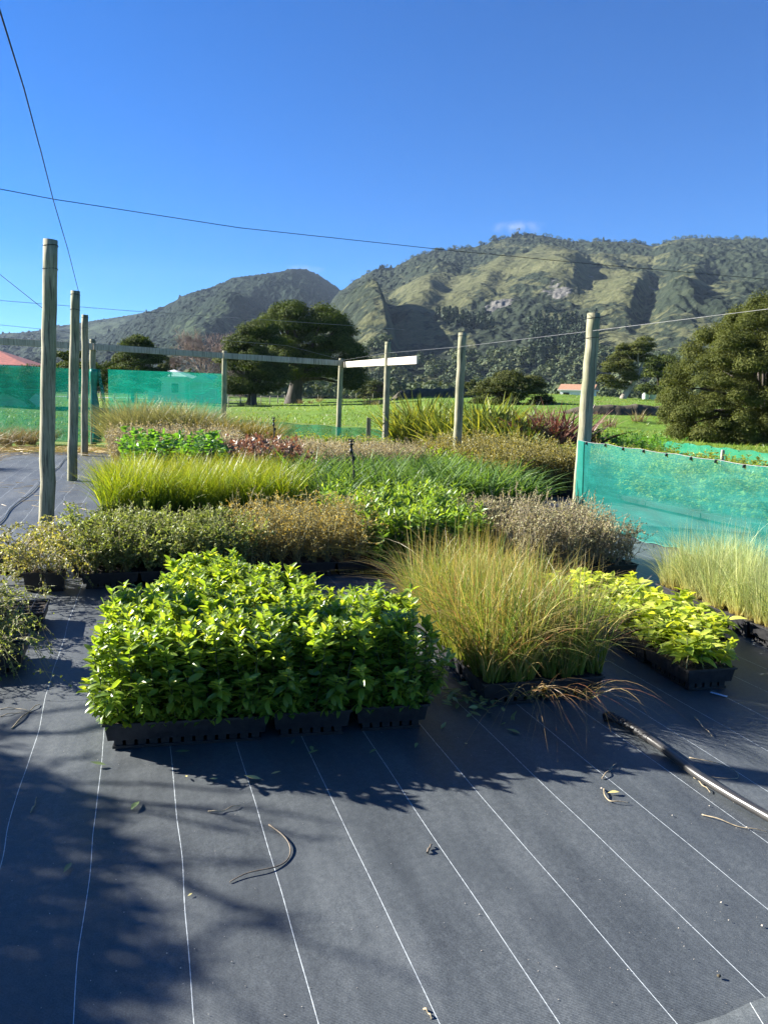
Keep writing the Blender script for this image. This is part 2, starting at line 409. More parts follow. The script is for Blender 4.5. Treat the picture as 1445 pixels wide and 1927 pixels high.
def mat_mountain(name, k=1.0, tint=(1, 1, 1)):
    m, nt, ns, ln, out = newmat(name)
    tc = N(ns, 'TexCoord'); at = N(ns, 'Attribute', attribute_name='rnd'); rk = N(ns, 'Attribute', attribute_name='tt')
    a = N(ns, 'TexNoise'); a.inputs['Scale'].default_value = .05; a.inputs['Detail'].default_value = 9; a.inputs['Roughness'].default_value = .8; ln.new(tc.outputs['Object'], a.inputs['Vector'])
    v = N(ns, 'TexNoise'); v.inputs['Scale'].default_value = .11; v.inputs['Detail'].default_value = 4; ln.new(tc.outputs['Object'], v.inputs['Vector'])
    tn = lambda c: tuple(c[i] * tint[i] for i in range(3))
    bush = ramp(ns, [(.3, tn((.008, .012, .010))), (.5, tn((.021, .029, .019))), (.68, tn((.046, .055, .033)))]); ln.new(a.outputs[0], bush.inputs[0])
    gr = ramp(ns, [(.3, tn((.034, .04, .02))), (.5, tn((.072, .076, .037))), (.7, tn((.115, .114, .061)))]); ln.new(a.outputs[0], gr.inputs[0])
    v2 = N(ns, 'TexNoise'); v2.inputs['Scale'].default_value = .035; v2.inputs['Detail'].default_value = 6; v2.inputs['Roughness'].default_value = .75; ln.new(tc.outputs['Object'], v2.inputs['Vector'])
    gm = mth(ns, ln, 'ADD', at.outputs['Fac'], mth(ns, ln, 'MULTIPLY', mth(ns, ln, 'SUBTRACT', v.outputs[0], .5), 1.0))
    gm = mth(ns, ln, 'ADD', gm, mth(ns, ln, 'MULTIPLY', mth(ns, ln, 'SUBTRACT', v2.outputs[0], .5), 1.3))
    gr2 = ramp(ns, [(.42, (0, 0, 0)), (.58, (1, 1, 1))]); ln.new(gm, gr2.inputs[0])
    col = mixc(ns, ln, gr2.outputs[0], bush.outputs[0], gr.outputs[0])
    rm = mth(ns, ln, 'ADD', rk.outputs['Fac'], mth(ns, ln, 'MULTIPLY', mth(ns, ln, 'SUBTRACT', v.outputs[0], .5), .8))
    rr = ramp(ns, [(.5, (0, 0, 0)), (.62, (1, 1, 1))]); ln.new(rm, rr.inputs[0])
    col = mixc(ns, ln, rr.outputs[0], col, (.125, .12, .11))
    bs = N(ns, 'BsdfPrincipled', Roughness=.95); bs.inputs['Specular IOR Level'].default_value = .05
    bp = N(ns, 'Bump'); bp.inputs['Strength'].default_value = 1; bp.inputs['Distance'].default_value = 5; ln.new(v.outputs[0], bp.inputs['Height'])
    ln.new(bp.outputs[0], bs.inputs['Normal'])
    ln.new(col, bs.inputs['Base Color']); ln.new(bs.outputs[0], out.inputs[0])
    return m


M = {}
M['mat'] = mat_weedmat()
M['field'] = mat_field()
M['hill'] = mat_mountain('bush_and_pasture_slope')
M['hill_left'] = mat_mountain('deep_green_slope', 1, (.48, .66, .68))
M['post'] = mat_wood('weathered_post', (.13, .12, .075), (.27, .25, .155), (.40, .37, .25), .55)
M['board'] = mat_wood('weathered_board', (.22, .20, .16), (.36, .33, .27), (.47, .44, .37), .12)
M['board_pale'] = mat_wood('fresh_sawn_board', (.36, .31, .24), (.52, .46, .37), (.62, .56, .46), .05)  # same grain as the grey rails, in a paler tone
M['net'] = mat_net('teal_shade_cloth', (.010, .24, .195), .56)
M['net_dense'] = mat_net('teal_shade_cloth_doubled', (.004, .18, .14), .12)
M['net_back'] = mat_net('green_shade_cloth', (.002, .25, .165), .44, .2)
M['wire'] = plain('dull_wire', (.035, .035, .037), .95, .2, 20, spec=.05)
M['wire_bright'] = plain('bright_wire', (.20, .20, .20), .4, .1, 20)
M['plastic'] = plain('black_plastic', (.013, .013, .014), .42, .4, 25, spec=.5)
M['plastic_dusty'] = plain('dusty_black_plastic', (.007, .007, .009), .5, 0, 30, col2=(.018, .018, .019), bump=.2)
M['soil'] = plain('potting_mix', (.012, .009, .007), .95, 0, 90, col2=(.075, .055, .038), bump=1)
M['moss'] = plain('liverwort_moss', (.07, .13, .015), .8, 0, 60, col2=(.17, .25, .03), bump=1)
M['hose'] = plain('black_pipe', (.02, .02, .021), .32, 0, 12, col2=(.045, .043, .04), spec=.6)
M['stem'] = plain('green_stem', (.10, .10, .035), .6, .3, 40)
M['stem_brown'] = plain('brown_stem', (.22, .20, .085), .7, .35, 40)
M['bark'] = plain('tree_bark', (.025, .021, .016), .9, 0, 3, col2=(.085, .07, .055), bump=1, stretch=(1, 1, .25))
M['bark_pale'] = plain('pale_bark', (.20, .17, .14), .9, 0, 3, col2=(.38, .34, .29), bump=1, stretch=(1, 1, .25))
M['twig'] = plain('dry_twig', (.28, .225, .14), .7, .35, 60)
M['stem_dark'] = plain('dark_runner', (.10, .075, .05), .6, .5, 60)
M['stemA'] = plain('seedling_stem', (.05, .06, .02), .6, .3, 40)
M['straw_mat'] = plain('dry_straw', (.30, .21, .09), .85, .4, 12)
M['white'] = plain('white_paint', (.78, .77, .74), .5, .06, 4)
M['weatherboard'] = plain('white_weatherboard', (.62, .63, .6), .6, .1, 3, stretch=(.2, .2, 6))
M['roof_red'] = plain('red_tile_roof', (.33, .10, .07), .7, .25, 4, bump=.3)
M['roof_orange'] = plain('orange_roof', (.36, .19, .11), .7, .2, 3)
M['roof_pale'] = plain('pale_iron_roof', (.5, .52, .52), .5, .1, 3)
M['glass'] = plain('dark_glass', (.02, .025, .03), .08, .1, 3)
M['tank'] = plain('pale_green_tank', (.55, .66, .58), .5, .08, 3)
M['tag'] = plain('pale_blue_tag', (.45, .58, .75), .35, .05, 8)
M['black_clip'] = plain('black_clip', (.01, .01, .011), .5, .2, 20)
M['road'] = plain('pale_road', (.30, .29, .27), .9, .12, 2)
M['bank'] = plain('shaded_bank', (.06, .05, .03), .95, .5, 1.5, bump=1)  # dark brown mottled earth, for the banks and the earth crumb
M['stone'] = plain('pale_grit', (.42, .38, .32), .8, .4, 90)

M['leafA'] = foliage('glossy_seedling_leaf', [(0, (.092, .168, .026)), (.4, (.162, .255, .036)), (.75, (.245, .34, .05)), (1, (.39, .445, .075))], trans=.46, rough=.33, spec=.7, tcol=(1.9, 1.75, .5), vary=.2)
M['leafA_lime'] = foliage('pale_shoot_leaf', [(0, (.13, .21, .028)), (1, (.24, .29, .035))], trans=.42, rough=.4, spec=.5, tcol=(1.7, 1.6, .5), vary=.15)
M['leafC'] = foliage('yellow_green_leaf', [(0, (.20, .29, .03)), (.5, (.35, .44, .05)), (1, (.52, .55, .10))], trans=.42, rough=.4, tcol=(1.6, 1.5, .5), vary=.2)
M['grassB'] = foliage('tan_sedge', [(0, (.11, .19, .03)), (.45, (.20, .27, .045)), (.65, (.36, .28, .075)), (.88, (.50, .41, .18)), (1, (.34, .13, .06))], base=(.17, .22, .035), tip=(.42, .31, .12), trans=.36, rough=.42, spec=.4, tcol=(1.3, 1.2, .6))
M['grassD'] = foliage('pale_tussock', [(0, (.23, .31, .09)), (.5, (.36, .42, .15)), (1, (.54, .52, .26))], base=(.42, .36, .13), tip=(.40, .48, .27), trans=.4, rough=.45, tcol=(1.3, 1.2, .8))
M['leafE'] = foliage('olive_small_leaf', [(0, (.11, .15, .035)), (.5, (.19, .23, .06)), (1, (.30, .32, .12))], trans=.36, rough=.5, spec=.3, tcol=(1.4, 1.4, .6))
M['leafF'] = foliage('bronze_small_leaf', [(0, (.20, .185, .045)), (.5, (.36, .32, .08)), (1, (.50, .46, .15))], trans=.4, rough=.5, tcol=(1.5, 1.1, .5))
M['leafS'] = foliage('sprawling_olive_tan_leaf', [(0, (.14, .17, .045)), (.5, (.25, .26, .075)), (1, (.40, .36, .14))], trans=.35, rough=.5, tcol=(1.3, 1.2, .5))
M['leafG'] = foliage('mid_green_leaf', [(0, (.085, .165, .024)), (.5, (.14, .245, .038)), (1, (.24, .34, .06))], trans=.42, rough=.4, tcol=(1.7, 1.5, .5))
M['leafH'] = foliage('grey_twiggy_leaf', [(0, (.17, .165, .075)), (.5, (.29, .28, .13)), (1, (.46, .44, .24))], trans=.3, rough=.6, tcol=(1.3, 1.1, .7))
M['grassI'] = foliage('lime_grass', [(0, (.085, .155, .014)), (.5, (.15, .235, .018)), (1, (.25, .30, .03))], base=(.06, .085, .015), tip=(.29, .30, .05), trans=.42, rough=.4, tcol=(1.6, 1.4, .4))
M['strapJ'] = foliage('green_strap_leaf', [(0, (.042, .095, .020)), (.5, (.075, .15, .032)), (1, (.15, .235, .06))], trans=.36, rough=.5, spec=.35, tcol=(1.6, 1.5, .5))
M['leafK'] = foliage('deep_green_leaf', [(0, (.055, .14, .022)), (.5, (.095, .22, .034)), (1, (.16, .31, .05))], trans=.34, rough=.35, spec=.5, tcol=(1.7, 1.6, .5))
M['leafL'] = foliage('red_bronze_leaf', [(0, (.11, .060, .036)), (.5, (.19, .115, .07)), (1, (.31, .23, .14))], trans=.25, rough=.4, tcol=(1.5, .9, .7))
M['leafM'] = foliage('pinkish_tan_leaf', [(0, (.21, .19, .10)), (.5, (.32, .285, .155)), (1, (.43, .40, .23))], trans=.3, rough=.6, tcol=(1.3, 1.1, .7))
M['leafN'] = foliage('olive_hedge_leaf', [(0, (.13, .125, .03)), (.5, (.22, .20, .052)), (1, (.31, .28, .08))], trans=.36, rough=.5, tcol=(1.4, 1.2, .5))
M['leafQ'] = foliage('lime_shrub_leaf', [(0, (.11, .17, .02)), (.5, (.18, .24, .03)), (1, (.28, .30, .045))], trans=.38, rough=.4, tcol=(1.6, 1.5, .5))
M['flax'] = foliage('green_flax', [(0, (.08, .13, .025)), (.5, (.16, .21, .035)), (1, (.31, .32, .07))], trans=.32, rough=.5, spec=.3, tcol=(1.6, 1.4, .5))
M['flax_red'] = foliage('bronze_flax', [(0, (.055, .028, .022)), (.5, (.12, .055, .04)), (1, (.25, .15, .11))], trans=.2, rough=.38, tcol=(1.5, .9, .7))
M['tussock'] = foliage('brown_tussock', [(0, (.09, .075, .035)), (.5, (.17, .135, .06)), (1, (.30, .235, .12))], trans=.3, rough=.55, tcol=(1.3, 1.1, .7))
M['pale_fern'] = foliage('pale_olive_grass', [(0, (.13, .15, .06)), (1, (.28, .27, .13))], trans=.35, tcol=(1.3, 1.2, .7))
M['sedge'] = foliage('yellow_tan_sedge', [(0, (.13, .13, .025)), (1, (.27, .22, .06))], trans=.35, tcol=(1.4, 1.2, .5))
M['tree_dark'] = foliage('dark_conifer_leaf', [(0, (.022, .036, .008)), (.5, (.05, .070, .014)), (1, (.10, .118, .026))], trans=.22, rough=.8, spec=.12, tcol=(1.3, 1.4, .4), vary=.08)
M['tree_olive'] = foliage('olive_tree_leaf', [(0, (.038, .050, .012)), (.5, (.07, .082, .02)), (1, (.118, .124, .036))], trans=.28, rough=.8, spec=.12, tcol=(1.3, 1.3, .5), vary=.08)
M['bush_olive'] = foliage('dark_olive_bush_leaf', [(0, (.04, .052, .014)), (.5, (.068, .08, .022)), (1, (.11, .115, .034))], trans=.22, rough=.8, spec=.12, tcol=(1.3, 1.3, .5), vary=.08)
M['wood_far'] = foliage('distant_bush_leaf', [(0, (.025, .045, .015)), (.5, (.05, .075, .024)), (1, (.10, .11, .04))], trans=.15, rough=.8, vary=.05)
M['pine_far'] = foliage('distant_pine_needles', [(0, (.014, .03, .014)), (1, (.03, .055, .024))], trans=.1, rough=.8, vary=.05)
M['bare_twig'] = foliage('bare_winter_twigs', [(0, (.12, .085, .075)), (1, (.24, .17, .14))], trans=.0, rough=.8, vary=.05)
M['blade'] = foliage('pasture_blade', [(0, (.09, .16, .018)), (.7, (.15, .225, .028)), (1, (.26, .245, .07))], trans=.35, rough=.5, tcol=(1.5, 1.4, .4), vary=0)
M['straw'] = foliage('loose_straw', [(0, (.28, .19, .07)), (1, (.52, .38, .17))], trans=.15, rough=.6, vary=0)
M['fallen'] = foliage('fallen_green_leaf', [(0, (.13, .20, .08)), (1, (.22, .27, .12))], trans=.15, rough=.45, vary=.2)
M['fallen_yellow'] = foliage('fallen_yellow_leaf', [(0, (.48, .42, .14)), (1, (.62, .55, .25))], trans=.15, rough=.5, vary=.1)

# ------------------------------------------------------------------ camera, sun, sky
sc = bpy.context.scene
cam = bpy.data.cameras.new('camera'); co = bpy.data.objects.new('camera', cam); C.objects.link(co)
cam.sensor_fit = 'HORIZONTAL'; cam.sensor_width = 36; cam.lens = 36 * FPX / 1445
cam.clip_start = .05; cam.clip_end = 20000
from mathutils import Matrix
mw = Matrix.Identity(4)
for i in range(3):
    mw[i][0] = _r[i]; mw[i][1] = _u[i]; mw[i][2] = -_f[i]
mw[2][3] = CH
co.matrix_world = mw
sc.camera = co

SUN_EL, SUN_AZ = RAD(25), RAD(-73.3)      # azimuth clockwise from straight ahead
sd = np.array([math.sin(SUN_AZ) * math.cos(SUN_EL), math.cos(SUN_AZ) * math.cos(SUN_EL), math.sin(SUN_EL)])
sl = bpy.data.lights.new('sun', 'SUN'); sl.energy = 5.0; sl.angle = RAD(.53); sl.color = (1, .95, .86)
so = bpy.data.objects.new('sun', sl); C.objects.link(so)
so.rotation_euler = Vector(-sd).to_track_quat('-Z', 'Y').to_euler()

w = bpy.data.worlds.new('World'); sc.world = w; w.use_nodes = True
nt = w.node_tree; nt.nodes.clear(); ns, ln = nt.nodes, nt.links
out = ns.new('ShaderNodeOutputWorld'); bg = ns.new('ShaderNodeBackground'); bg.inputs[1].default_value = .037
sky = ns.new('ShaderNodeTexSky'); sky.sky_type = 'NISHITA'; sky.sun_disc = False
sky.sun_elevation = SUN_EL; sky.sun_rotation = SUN_AZ % (2 * math.pi); sky.air_density = .9; sky.dust_density = .02; sky.ozone_density = 4.0
hs = ns.new('ShaderNodeHueSaturation'); hs.inputs['Saturation'].default_value = 1.55
ln.new(sky.outputs[0], hs.inputs['Color'])
tint = ns.new('ShaderNodeMix'); tint.data_type = 'RGBA'; tint.blend_type = 'MULTIPLY'; tint.inputs[0].default_value = 1; tint.inputs[7].default_value = (.52, .81, 1.12, 1)
ln.new(hs.outputs[0], tint.inputs[6])
# two wisps of cloud beyond the ridges
tc = ns.new('ShaderNodeTexCoord')
cur = tint.outputs[2]
for (px, py, sx, sy, amt) in ((978, 428, .030, .0075, .5), (572, 505, .022, .004, .3)):
    d0 = ray(px, py); d0 = d0 / np.linalg.norm(d0)
    sb = ns.new('ShaderNodeVectorMath'); sb.operation = 'SUBTRACT'; ln.new(tc.outputs['Generated'], sb.inputs[0]); sb.inputs[1].default_value = Vector(d0)
    dv = ns.new('ShaderNodeVectorMath'); dv.operation = 'DIVIDE'; ln.new(sb.outputs[0], dv.inputs[0]); dv.inputs[1].default_value = (sx, sx, sy)
    le = ns.new('ShaderNodeVectorMath'); le.operation = 'LENGTH'; ln.new(dv.outputs[0], le.inputs[0])
    mr = ns.new('ShaderNodeMapRange'); ln.new(le.outputs['Value'], mr.inputs[0]); mr.inputs[1].default_value = 0; mr.inputs[2].default_value = 1.3; mr.inputs[3].default_value = 1; mr.inputs[4].default_value = 0
    no = ns.new('ShaderNodeTexNoise'); no.inputs['Scale'].default_value = 60; no.inputs['Detail'].default_value = 6; ln.new(tc.outputs['Generated'], no.inputs['Vector'])
    rp = ns.new('ShaderNodeMapRange'); ln.new(no.outputs[0], rp.inputs[0]); rp.inputs[1].default_value = .4; rp.inputs[2].default_value = .75
    fac = mth(ns, ln, 'MULTIPLY', mth(ns, ln, 'MULTIPLY', mr.outputs[0], rp.outputs[0]), amt)
    cur = mixc(ns, ln, fac, cur, (7, 7.2, 7.6))
ln.new(cur, bg.inputs[0]); ln.new(bg.outputs[0], out.inputs[0])
sc.view_settings.view_transform = 'Standard'; sc.view_settings.look = 'None'
sc.view_settings.exposure = 2.12; sc.view_settings.gamma = 1
sc.cycles.max_bounces = 8; sc.cycles.transparent_max_bounces = 16; sc.cycles.volume_bounces = 0
sc.cycles.use_denoising = True
sc.cycles.volume_step_rate = 4

# ------------------------------------------------------------------ ground
def field_z(x, y):
    r = np.hypot(x, y)
    px = 722.5 + FPX * x / np.maximum(y, 1e-3)
    px = np.where(y > 0, px, np.where(x > 0, 3000, -3000))
    zh = np.interp(px, [-2000, 0, 420, 560, 700, 800, 1045, 1250, 1445, 3000], [.7, .7, .75, .95, 1.6, 2.5, 2.95, 2.3, 1.8, 1.5])
    z = zh * sstep(22, 125, r)
    bank = sstep(940, 1080, px) * (1 - sstep(1500, 1900, px))
    z = z + bank * (-.35 * sstep(30, 50, r) * (1 - sstep(52, 56, r)) + .15 * sstep(52, 57, r) * (1 - sstep(57, 80, r)))
    z = z + (fbm(x * .06, y * .06, 4, 5) - .5) * .5 * sstep(24, 60, r)
    z = z + (fbm(x * .6, y * .6, 3, 9) - .5) * .12 * sstep(20, 26, r)
    return z - .02


def build_field():
    rr = np.concatenate([[0.3, 6, 12], np.geomspace(16, 4000, 190)])
    px = np.concatenate([np.linspace(-math.pi, -.6, 60, endpoint=False), np.linspace(-.6, .6, 300, endpoint=False), np.linspace(.6, math.pi, 60, endpoint=False)])
    A, Rr = np.meshgrid(px, rr)
    X = Rr * np.sin(A); Y = Rr * np.cos(A)
    V = np.stack([X, Y, field_z(X, Y)], -1).reshape(-1, 3)
    n = len(px); i = np.arange(len(rr) - 1)[:, None] * n; j = np.arange(n)[None]
    F = np.stack([i + j, i + n + j, i + n + (j + 1) % n, i + (j + 1) % n], -1).reshape(-1, 4)
    b = MB(); b.add(V, F, 0, True)
    b.F.append((np.array([list(range(n))]), 0, True))
    return tag(b.build('ground', M['field']), kind='structure')


build_field()

# weed mat: object axes follow the rows, so the threads follow them too
def build_mat():
    us = np.linspace(-7.5, 9.0, 300); vs = np.linspace(-1.5, 20.6, 380)
    U, Vv = np.meshgrid(us, vs)
    z = .006 + .014 * (fbm(U * 1.2, Vv * .7, 4, 3) - .5) + .012 * np.maximum(0, vnoise(U * 1.7, Vv * .35, 8) - .72) \
        + .02 * np.maximum(0, vnoise(U * .9, Vv * 1.4, 18) - .75) * (U < -1)
    V = np.stack([U, Vv, z], -1).reshape(-1, 3); n = len(us)
    i = np.arange(len(vs) - 1)[:, None] * n; j = np.arange(n - 1)[None]
    F = np.stack([i + j, i + j + 1, i + n + j + 1, i + n + j], -1).reshape(-1, 4)
    b = MB(); b.add(V, F, 0, True)
    o = b.build('weed_mat_ground', M['mat']); o.rotation_euler = (0, 0, TH)
    return tag(o, kind='structure')


build_mat()
def groundz(x, y):                       # top of mat
    return .008
# an overlapping edge of a second sheet at the lower right
b = MB(); L0 = G(1340, 1934); L1 = G(1470, 1884)
pp = [L0 + (L1 - L0) * t for t in np.linspace(-9, 14, 120)]
back = np.array([.6, -4.5, 0])
V = []
for k, p in enumerate(pp):
    V += [p + [0, .004, .012], p + [0, 0, .026 + .004 * math.sin(k * 1.3)], p + back * .02 + [0, 0, .030], p + back * .1 + [0, 0, .024], p + back + [0, 0, .022]]
V = np.array(V); kk = 5
i = np.arange(len(pp) - 1)[:, None] * kk; j = np.arange(kk - 1)[None]
b.add(V, np.stack([i + j, i + kk + j, i + kk + j + 1, i + j + 1], -1).reshape(-1, 4), 0, True)
tag(b.build('weed_mat_overlap', M['mat']), kind='structure')

# ------------------------------------------------------------------ mountains
def hill(name, prof, Rr, Rb, seed, spurs=(), grass=(), rock=(), pw=1.0, amp=45.0, npx=760, nt=230, pxr=(-2600, 4000), tmax=1.5, gm0=.18, hm='hill'):
    dense = np.linspace(-120, 1565, npx); lo = np.linspace(pxr[0], -120, 50, endpoint=False); hi = np.linspace(1565, pxr[1], 51)[1:]
    px = np.concatenate([lo, dense, hi])
    py = np.interp(px, [p[0] for p in prof], [p[1] for p in prof])
    rays = np.array([ray(a, c) for a, c in zip(px, py)]); hz = np.hypot(rays[:, 0], rays[:, 1])
    dirx = rays[:, 0] / hz; diry = rays[:, 1] / hz; slope = rays[:, 2] / hz
    R_ = np.interp(px, [p[0] for p in Rr], [p[1] for p in Rr])
    zr = CH + slope * R_
    t = np.concatenate([np.linspace(0, 1, nt), np.linspace(1, tmax, 40)[1:]])
    T, PX = np.meshgrid(t, px, indexing='ij')
    Rg = Rb + (R_ - Rb)[None] * T
    X = dirx[None] * Rg; Y = diry[None] * Rg
    shape = np.where(T <= 1, T ** pw, np.maximum(0, 1 - 1.2 * (T - 1)))
    Z = zr[None] * shape
    env = np.clip(T * 4, 0, 1) * np.where(T < 1, 1 - T ** 5, 0)
    n1 = fbm(X / 330 + T * 1.3, Y / 520, 5, seed); ridged = 1 - np.abs(2 * n1 - 1)
    Z = Z + env * amp * (ridged - .75) * 1.6 + env * amp * .5 * (fbm(X / 90, Y / 120, 4, seed + 20) - .5)
    for (p0, t0, p1, t1, h, wl, wr, ta, tb) in spurs:    # crest from (p0,t0) to (p1,t1): gentle on the left, sheer on the right
        cp = p0 + (p1 - p0) * (T - t0) / (t1 - t0); dx = PX - cp
        s = np.where(dx < 0, sstep(-wl, 0, dx), 1 - sstep(0, wr, dx))
        Z = Z + .36 * h * s * np.clip(1.25 - T, 0, 1) * sstep(ta - .12, ta + .08, T) * (1 - sstep(tb - .1, tb + .1, T))
    bush = fbm(X / 11, Y / 16, 3, seed + 50)
    gm = np.zeros_like(T) + gm0
    for (p0, t0, rp, rt, sk, a) in grass:
        q = ((PX - p0 - sk * (T - t0)) / rp) ** 2 + ((T - t0) / rt) ** 2
        gm = gm + a * np.exp(-q)
    gm = gm + (fbm(X / 60 + Y / 200, Y / 150, 5, seed + 70) - .5) * 1.2 + (fbm(X / 16 + Y / 60, Y / 30, 3, seed + 75) - .5) * .9
    rm = np.zeros_like(T)
    for (p0, t0, rp, rt, sk, a) in rock:
        q = ((PX - p0 - sk * (T - t0)) / rp) ** 2 + ((T - t0) / rt) ** 2
        rm = rm + a * np.exp(-q)
    rm = rm + (fbm(X / 40, Y / 60, 4, seed + 90) - .5) * .9
    tree = np.clip(1.1 - gm * 1.3, 0, 1)
    Z = Z + (9 * (bush - .45) + 5 * (vnoise(X / 5, Y / 8, seed + 33) - .5)) * tree * np.clip(T * 5, 0, 1) * np.where(T < 1.05, 1, 0)
    # scattered taller trees on the skyline
    sk = (np.abs(T - 1) < .012) * (vnoise(PX / 5.0, T * 0, seed + 5) > .80) * sstep(.45, .6, vnoise(PX / 60, T * 0, seed + 6))
    Z = Z + sk * 9 * vnoise(PX / 2.0, T * 0, seed + 8)
    Z = np.where(T == 0, -5, Z)
    V = np.stack([X, Y, Z], -1).reshape(-1, 3); n = len(px)
    i = np.arange(len(t) - 1)[:, None] * n; j = np.arange(n - 1)[None]
    F = np.stack([i + j, i + j + 1, i + n + j + 1, i + n + j], -1).reshape(-1, 4)
    b = MB(); b.add(V, F, 0, False, gm.ravel(), rm.ravel())
    o = tag(b.build(name, M[hm]), kind='structure')

    def at(p, tq):
        a = int(np.argmin(np.abs(px - p))); c = int(np.argmin(np.abs(t - tq)))
        return np.array([X[c, a], Y[c, a], Z[c, a]])
    return at


ridge_main = [(-200, 742), (520, 742), (560, 715), (585, 660), (605, 610), (622, 570), (640, 547), (660, 535), (690, 514), (702, 508), (740, 502), (775, 485), (810, 474), (845, 470),
              (898, 464), (925, 455), (950, 447), (975, 442), (1003, 440), (1025, 444), (1044, 448), (1068, 452), (1097, 458), (1115, 454), (1138, 453), (1185, 456), (1231, 463), (1250, 456),
              (1272, 450), (1319, 447), (1378, 451), (1445, 450), (1600, 470), (2000, 560), (2600, 640), (4000, 700)]
ridge_left = [(-2600, 690), (-900, 690), (0, 690), (120, 660), (200, 628), (270, 590), (310, 577), (350, 553), (400, 540), (440, 522), (480, 518), (520, 514), (550, 507), (575, 507),
              (600, 518), (630, 538), (660, 560), (720, 600), (800, 650), (900, 720), (4000, 745)]
ridge_far = [(-2600, 690), (-1200, 640), (-400, 650), (0, 628), (60, 624), (110, 614), (170, 604), (230, 596), (270, 588), (310, 580), (380, 590), (480, 640), (600, 720), (4000, 748)]
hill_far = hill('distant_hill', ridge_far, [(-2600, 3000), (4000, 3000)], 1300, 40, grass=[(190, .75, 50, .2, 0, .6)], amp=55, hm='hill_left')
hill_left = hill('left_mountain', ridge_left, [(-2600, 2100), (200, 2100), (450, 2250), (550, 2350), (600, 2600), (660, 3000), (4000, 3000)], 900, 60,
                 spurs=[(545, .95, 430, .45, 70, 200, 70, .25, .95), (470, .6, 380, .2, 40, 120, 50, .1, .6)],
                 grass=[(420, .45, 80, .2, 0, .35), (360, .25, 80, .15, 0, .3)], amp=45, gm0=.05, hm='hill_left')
hill_main = hill('main_mountain', ridge_main, [(-200, 1900), (600, 1750), (700, 1700), (1000, 1800), (1445, 1750), (2600, 1900), (4000, 1900)], 520, 80,
                 spurs=[(1088, .80, 1082, .48, 66, 170, 34, .40, .72), (1232, .6, 1195, .28, 52, 90, 30, .26, .50), (640, .72, 718, .20, 90, 130, 30, .12, .62),
                        (860, .85, 800, .4, 38, 90, 50, .35, .8), (965, .75, 905, .4, 36, 80, 40, .35, .75), (1330, .7, 1300, .3, 40, 80, 40, .25, .6)],
                 grass=[(960, .55, 150, .17, 260, .62), (840, .40, 90, .12, 260, .55), (1075, .60, 60, .16, 60, .6), (1195, .62, 70, .12, 100, .4), (1300, .38, 150, .10, 60, .5),
                        (1170, .36, 60, .10, 0, .5), (800, .30, 70, .08, 120, .4), (690, .38, 40, .1, 60, .35), (900, .17, 260, .06, 0, .30), (760, .14, 120, .06, 0, .25)],
                 rock=[(950, .30, 45, .025, 60, .65), (1050, .33, 60, .03, 30, .6), (1115, .55, 16, .16, 0, .45), (1150, .40, 25, .06, 0, .4), (1230, .45, 30, .1, 0, .35), (720, .42, 20, .06, 60, .4)],
                 amp=38, npx=900, nt=280)


# woods on the lower slopes: far-off masses
def wood(name, spots, mat, h, n, spike=False):
    b = MB()
    for p in spots:
        s = h * random.uniform(.65, 1.25); r = s * (.28 if spike else random.uniform(.42, .6))
        q = rng.normal(size=(n, 3)); q /= np.linalg.norm(q, axis=1)[:, None]; q[:, 2] = np.abs(q[:, 2]) * 1.2 - .25
        if spike:
            zz = rng.random(n); rad = r * (1 - zz * .9)
            P_ = np.stack([q[:, 0] * rad, q[:, 1] * rad, zz * s], 1) + p
        else:
            P_ = q * [r, r, s * .5] * rng.uniform(.8, 1.05, (n, 1)) + p + [0, 0, s * .45]
        b.diamonds(P_, q + rng.normal(0, .35, (n, 3)) + [0, 0, .3], s * .24, s * .17, 0, np.clip(rng.normal(random.uniform(.25, .75), .18, n), 0, 1))
    return tag(b.build(name, mat), kind='stuff')


sp = []
for k in range(1500):
    p = random.uniform(560, 1500); tq = random.uniform(.0, .10)
    if random.random() < vnoise(p / 40, tq * 30, 3) * 1.3:
        sp.append(hill_main(p, tq) - [0, 0, 1])
wood('distant_wood', sp, M['wood_far'], 9, 60)
sp = []
for k in range(900):
    p = random.uniform(-300, 640); r_ = random.uniform(260, 620)
    d = ray(p, 740); d = d / np.hypot(d[0], d[1])
    x, y = d[0] * r_, d[1] * r_
    sp.append(np.array([x, y, float(field_z(x, y)) - .5]))
wood('valley_wood', sp, M['wood_far'], 8.5, 55)
sp = []
for k in range(420):
    p = random.uniform(560, 1500); r_ = random.uniform(300, 520)
    d = ray(p, 740); d = d / np.hypot(d[0], d[1]); x, y = d[0] * r_, d[1] * r_
    sp.append(np.array([x, y, float(field_z(x, y)) - .5]))
wood('foothill_wood', sp, M['wood_far'], 8, 60)
sp = [hill_main(random.gauss(875, 22), random.uniform(.21, .25)) - [0, 0, 2] for _ in range(110)] + \
     [hill_main(random.uniform(1005, 1135), random.uniform(.08, .23)) - [0, 0, 2] for _ in range(240)]
wood('pine_plantation', sp, M['pine_far'], 12, 70, True)
sp = []
for k in range(160):                      # lone trees breaking the skyline
    p = random.choice([random.uniform(770, 1150), random.uniform(640, 1445), random.uniform(1190, 1445)])
    sp.append(hill_main(p, .995) - [0, 0, 2])
wood('ridge_trees', sp, M['wood_far'], 9, 40)

# ------------------------------------------------------------------ trees
def in_poly(x, y, poly):
    c = False; j = len(poly) - 1
    for i in range(len(poly)):
        xi, yi = poly[i]; xj, yj = poly[j]
        if (yi > y) != (yj > y) and x < (xj - xi) * (y - yi) / (yj - yi) + xi: c = not c
        j = i
    return c


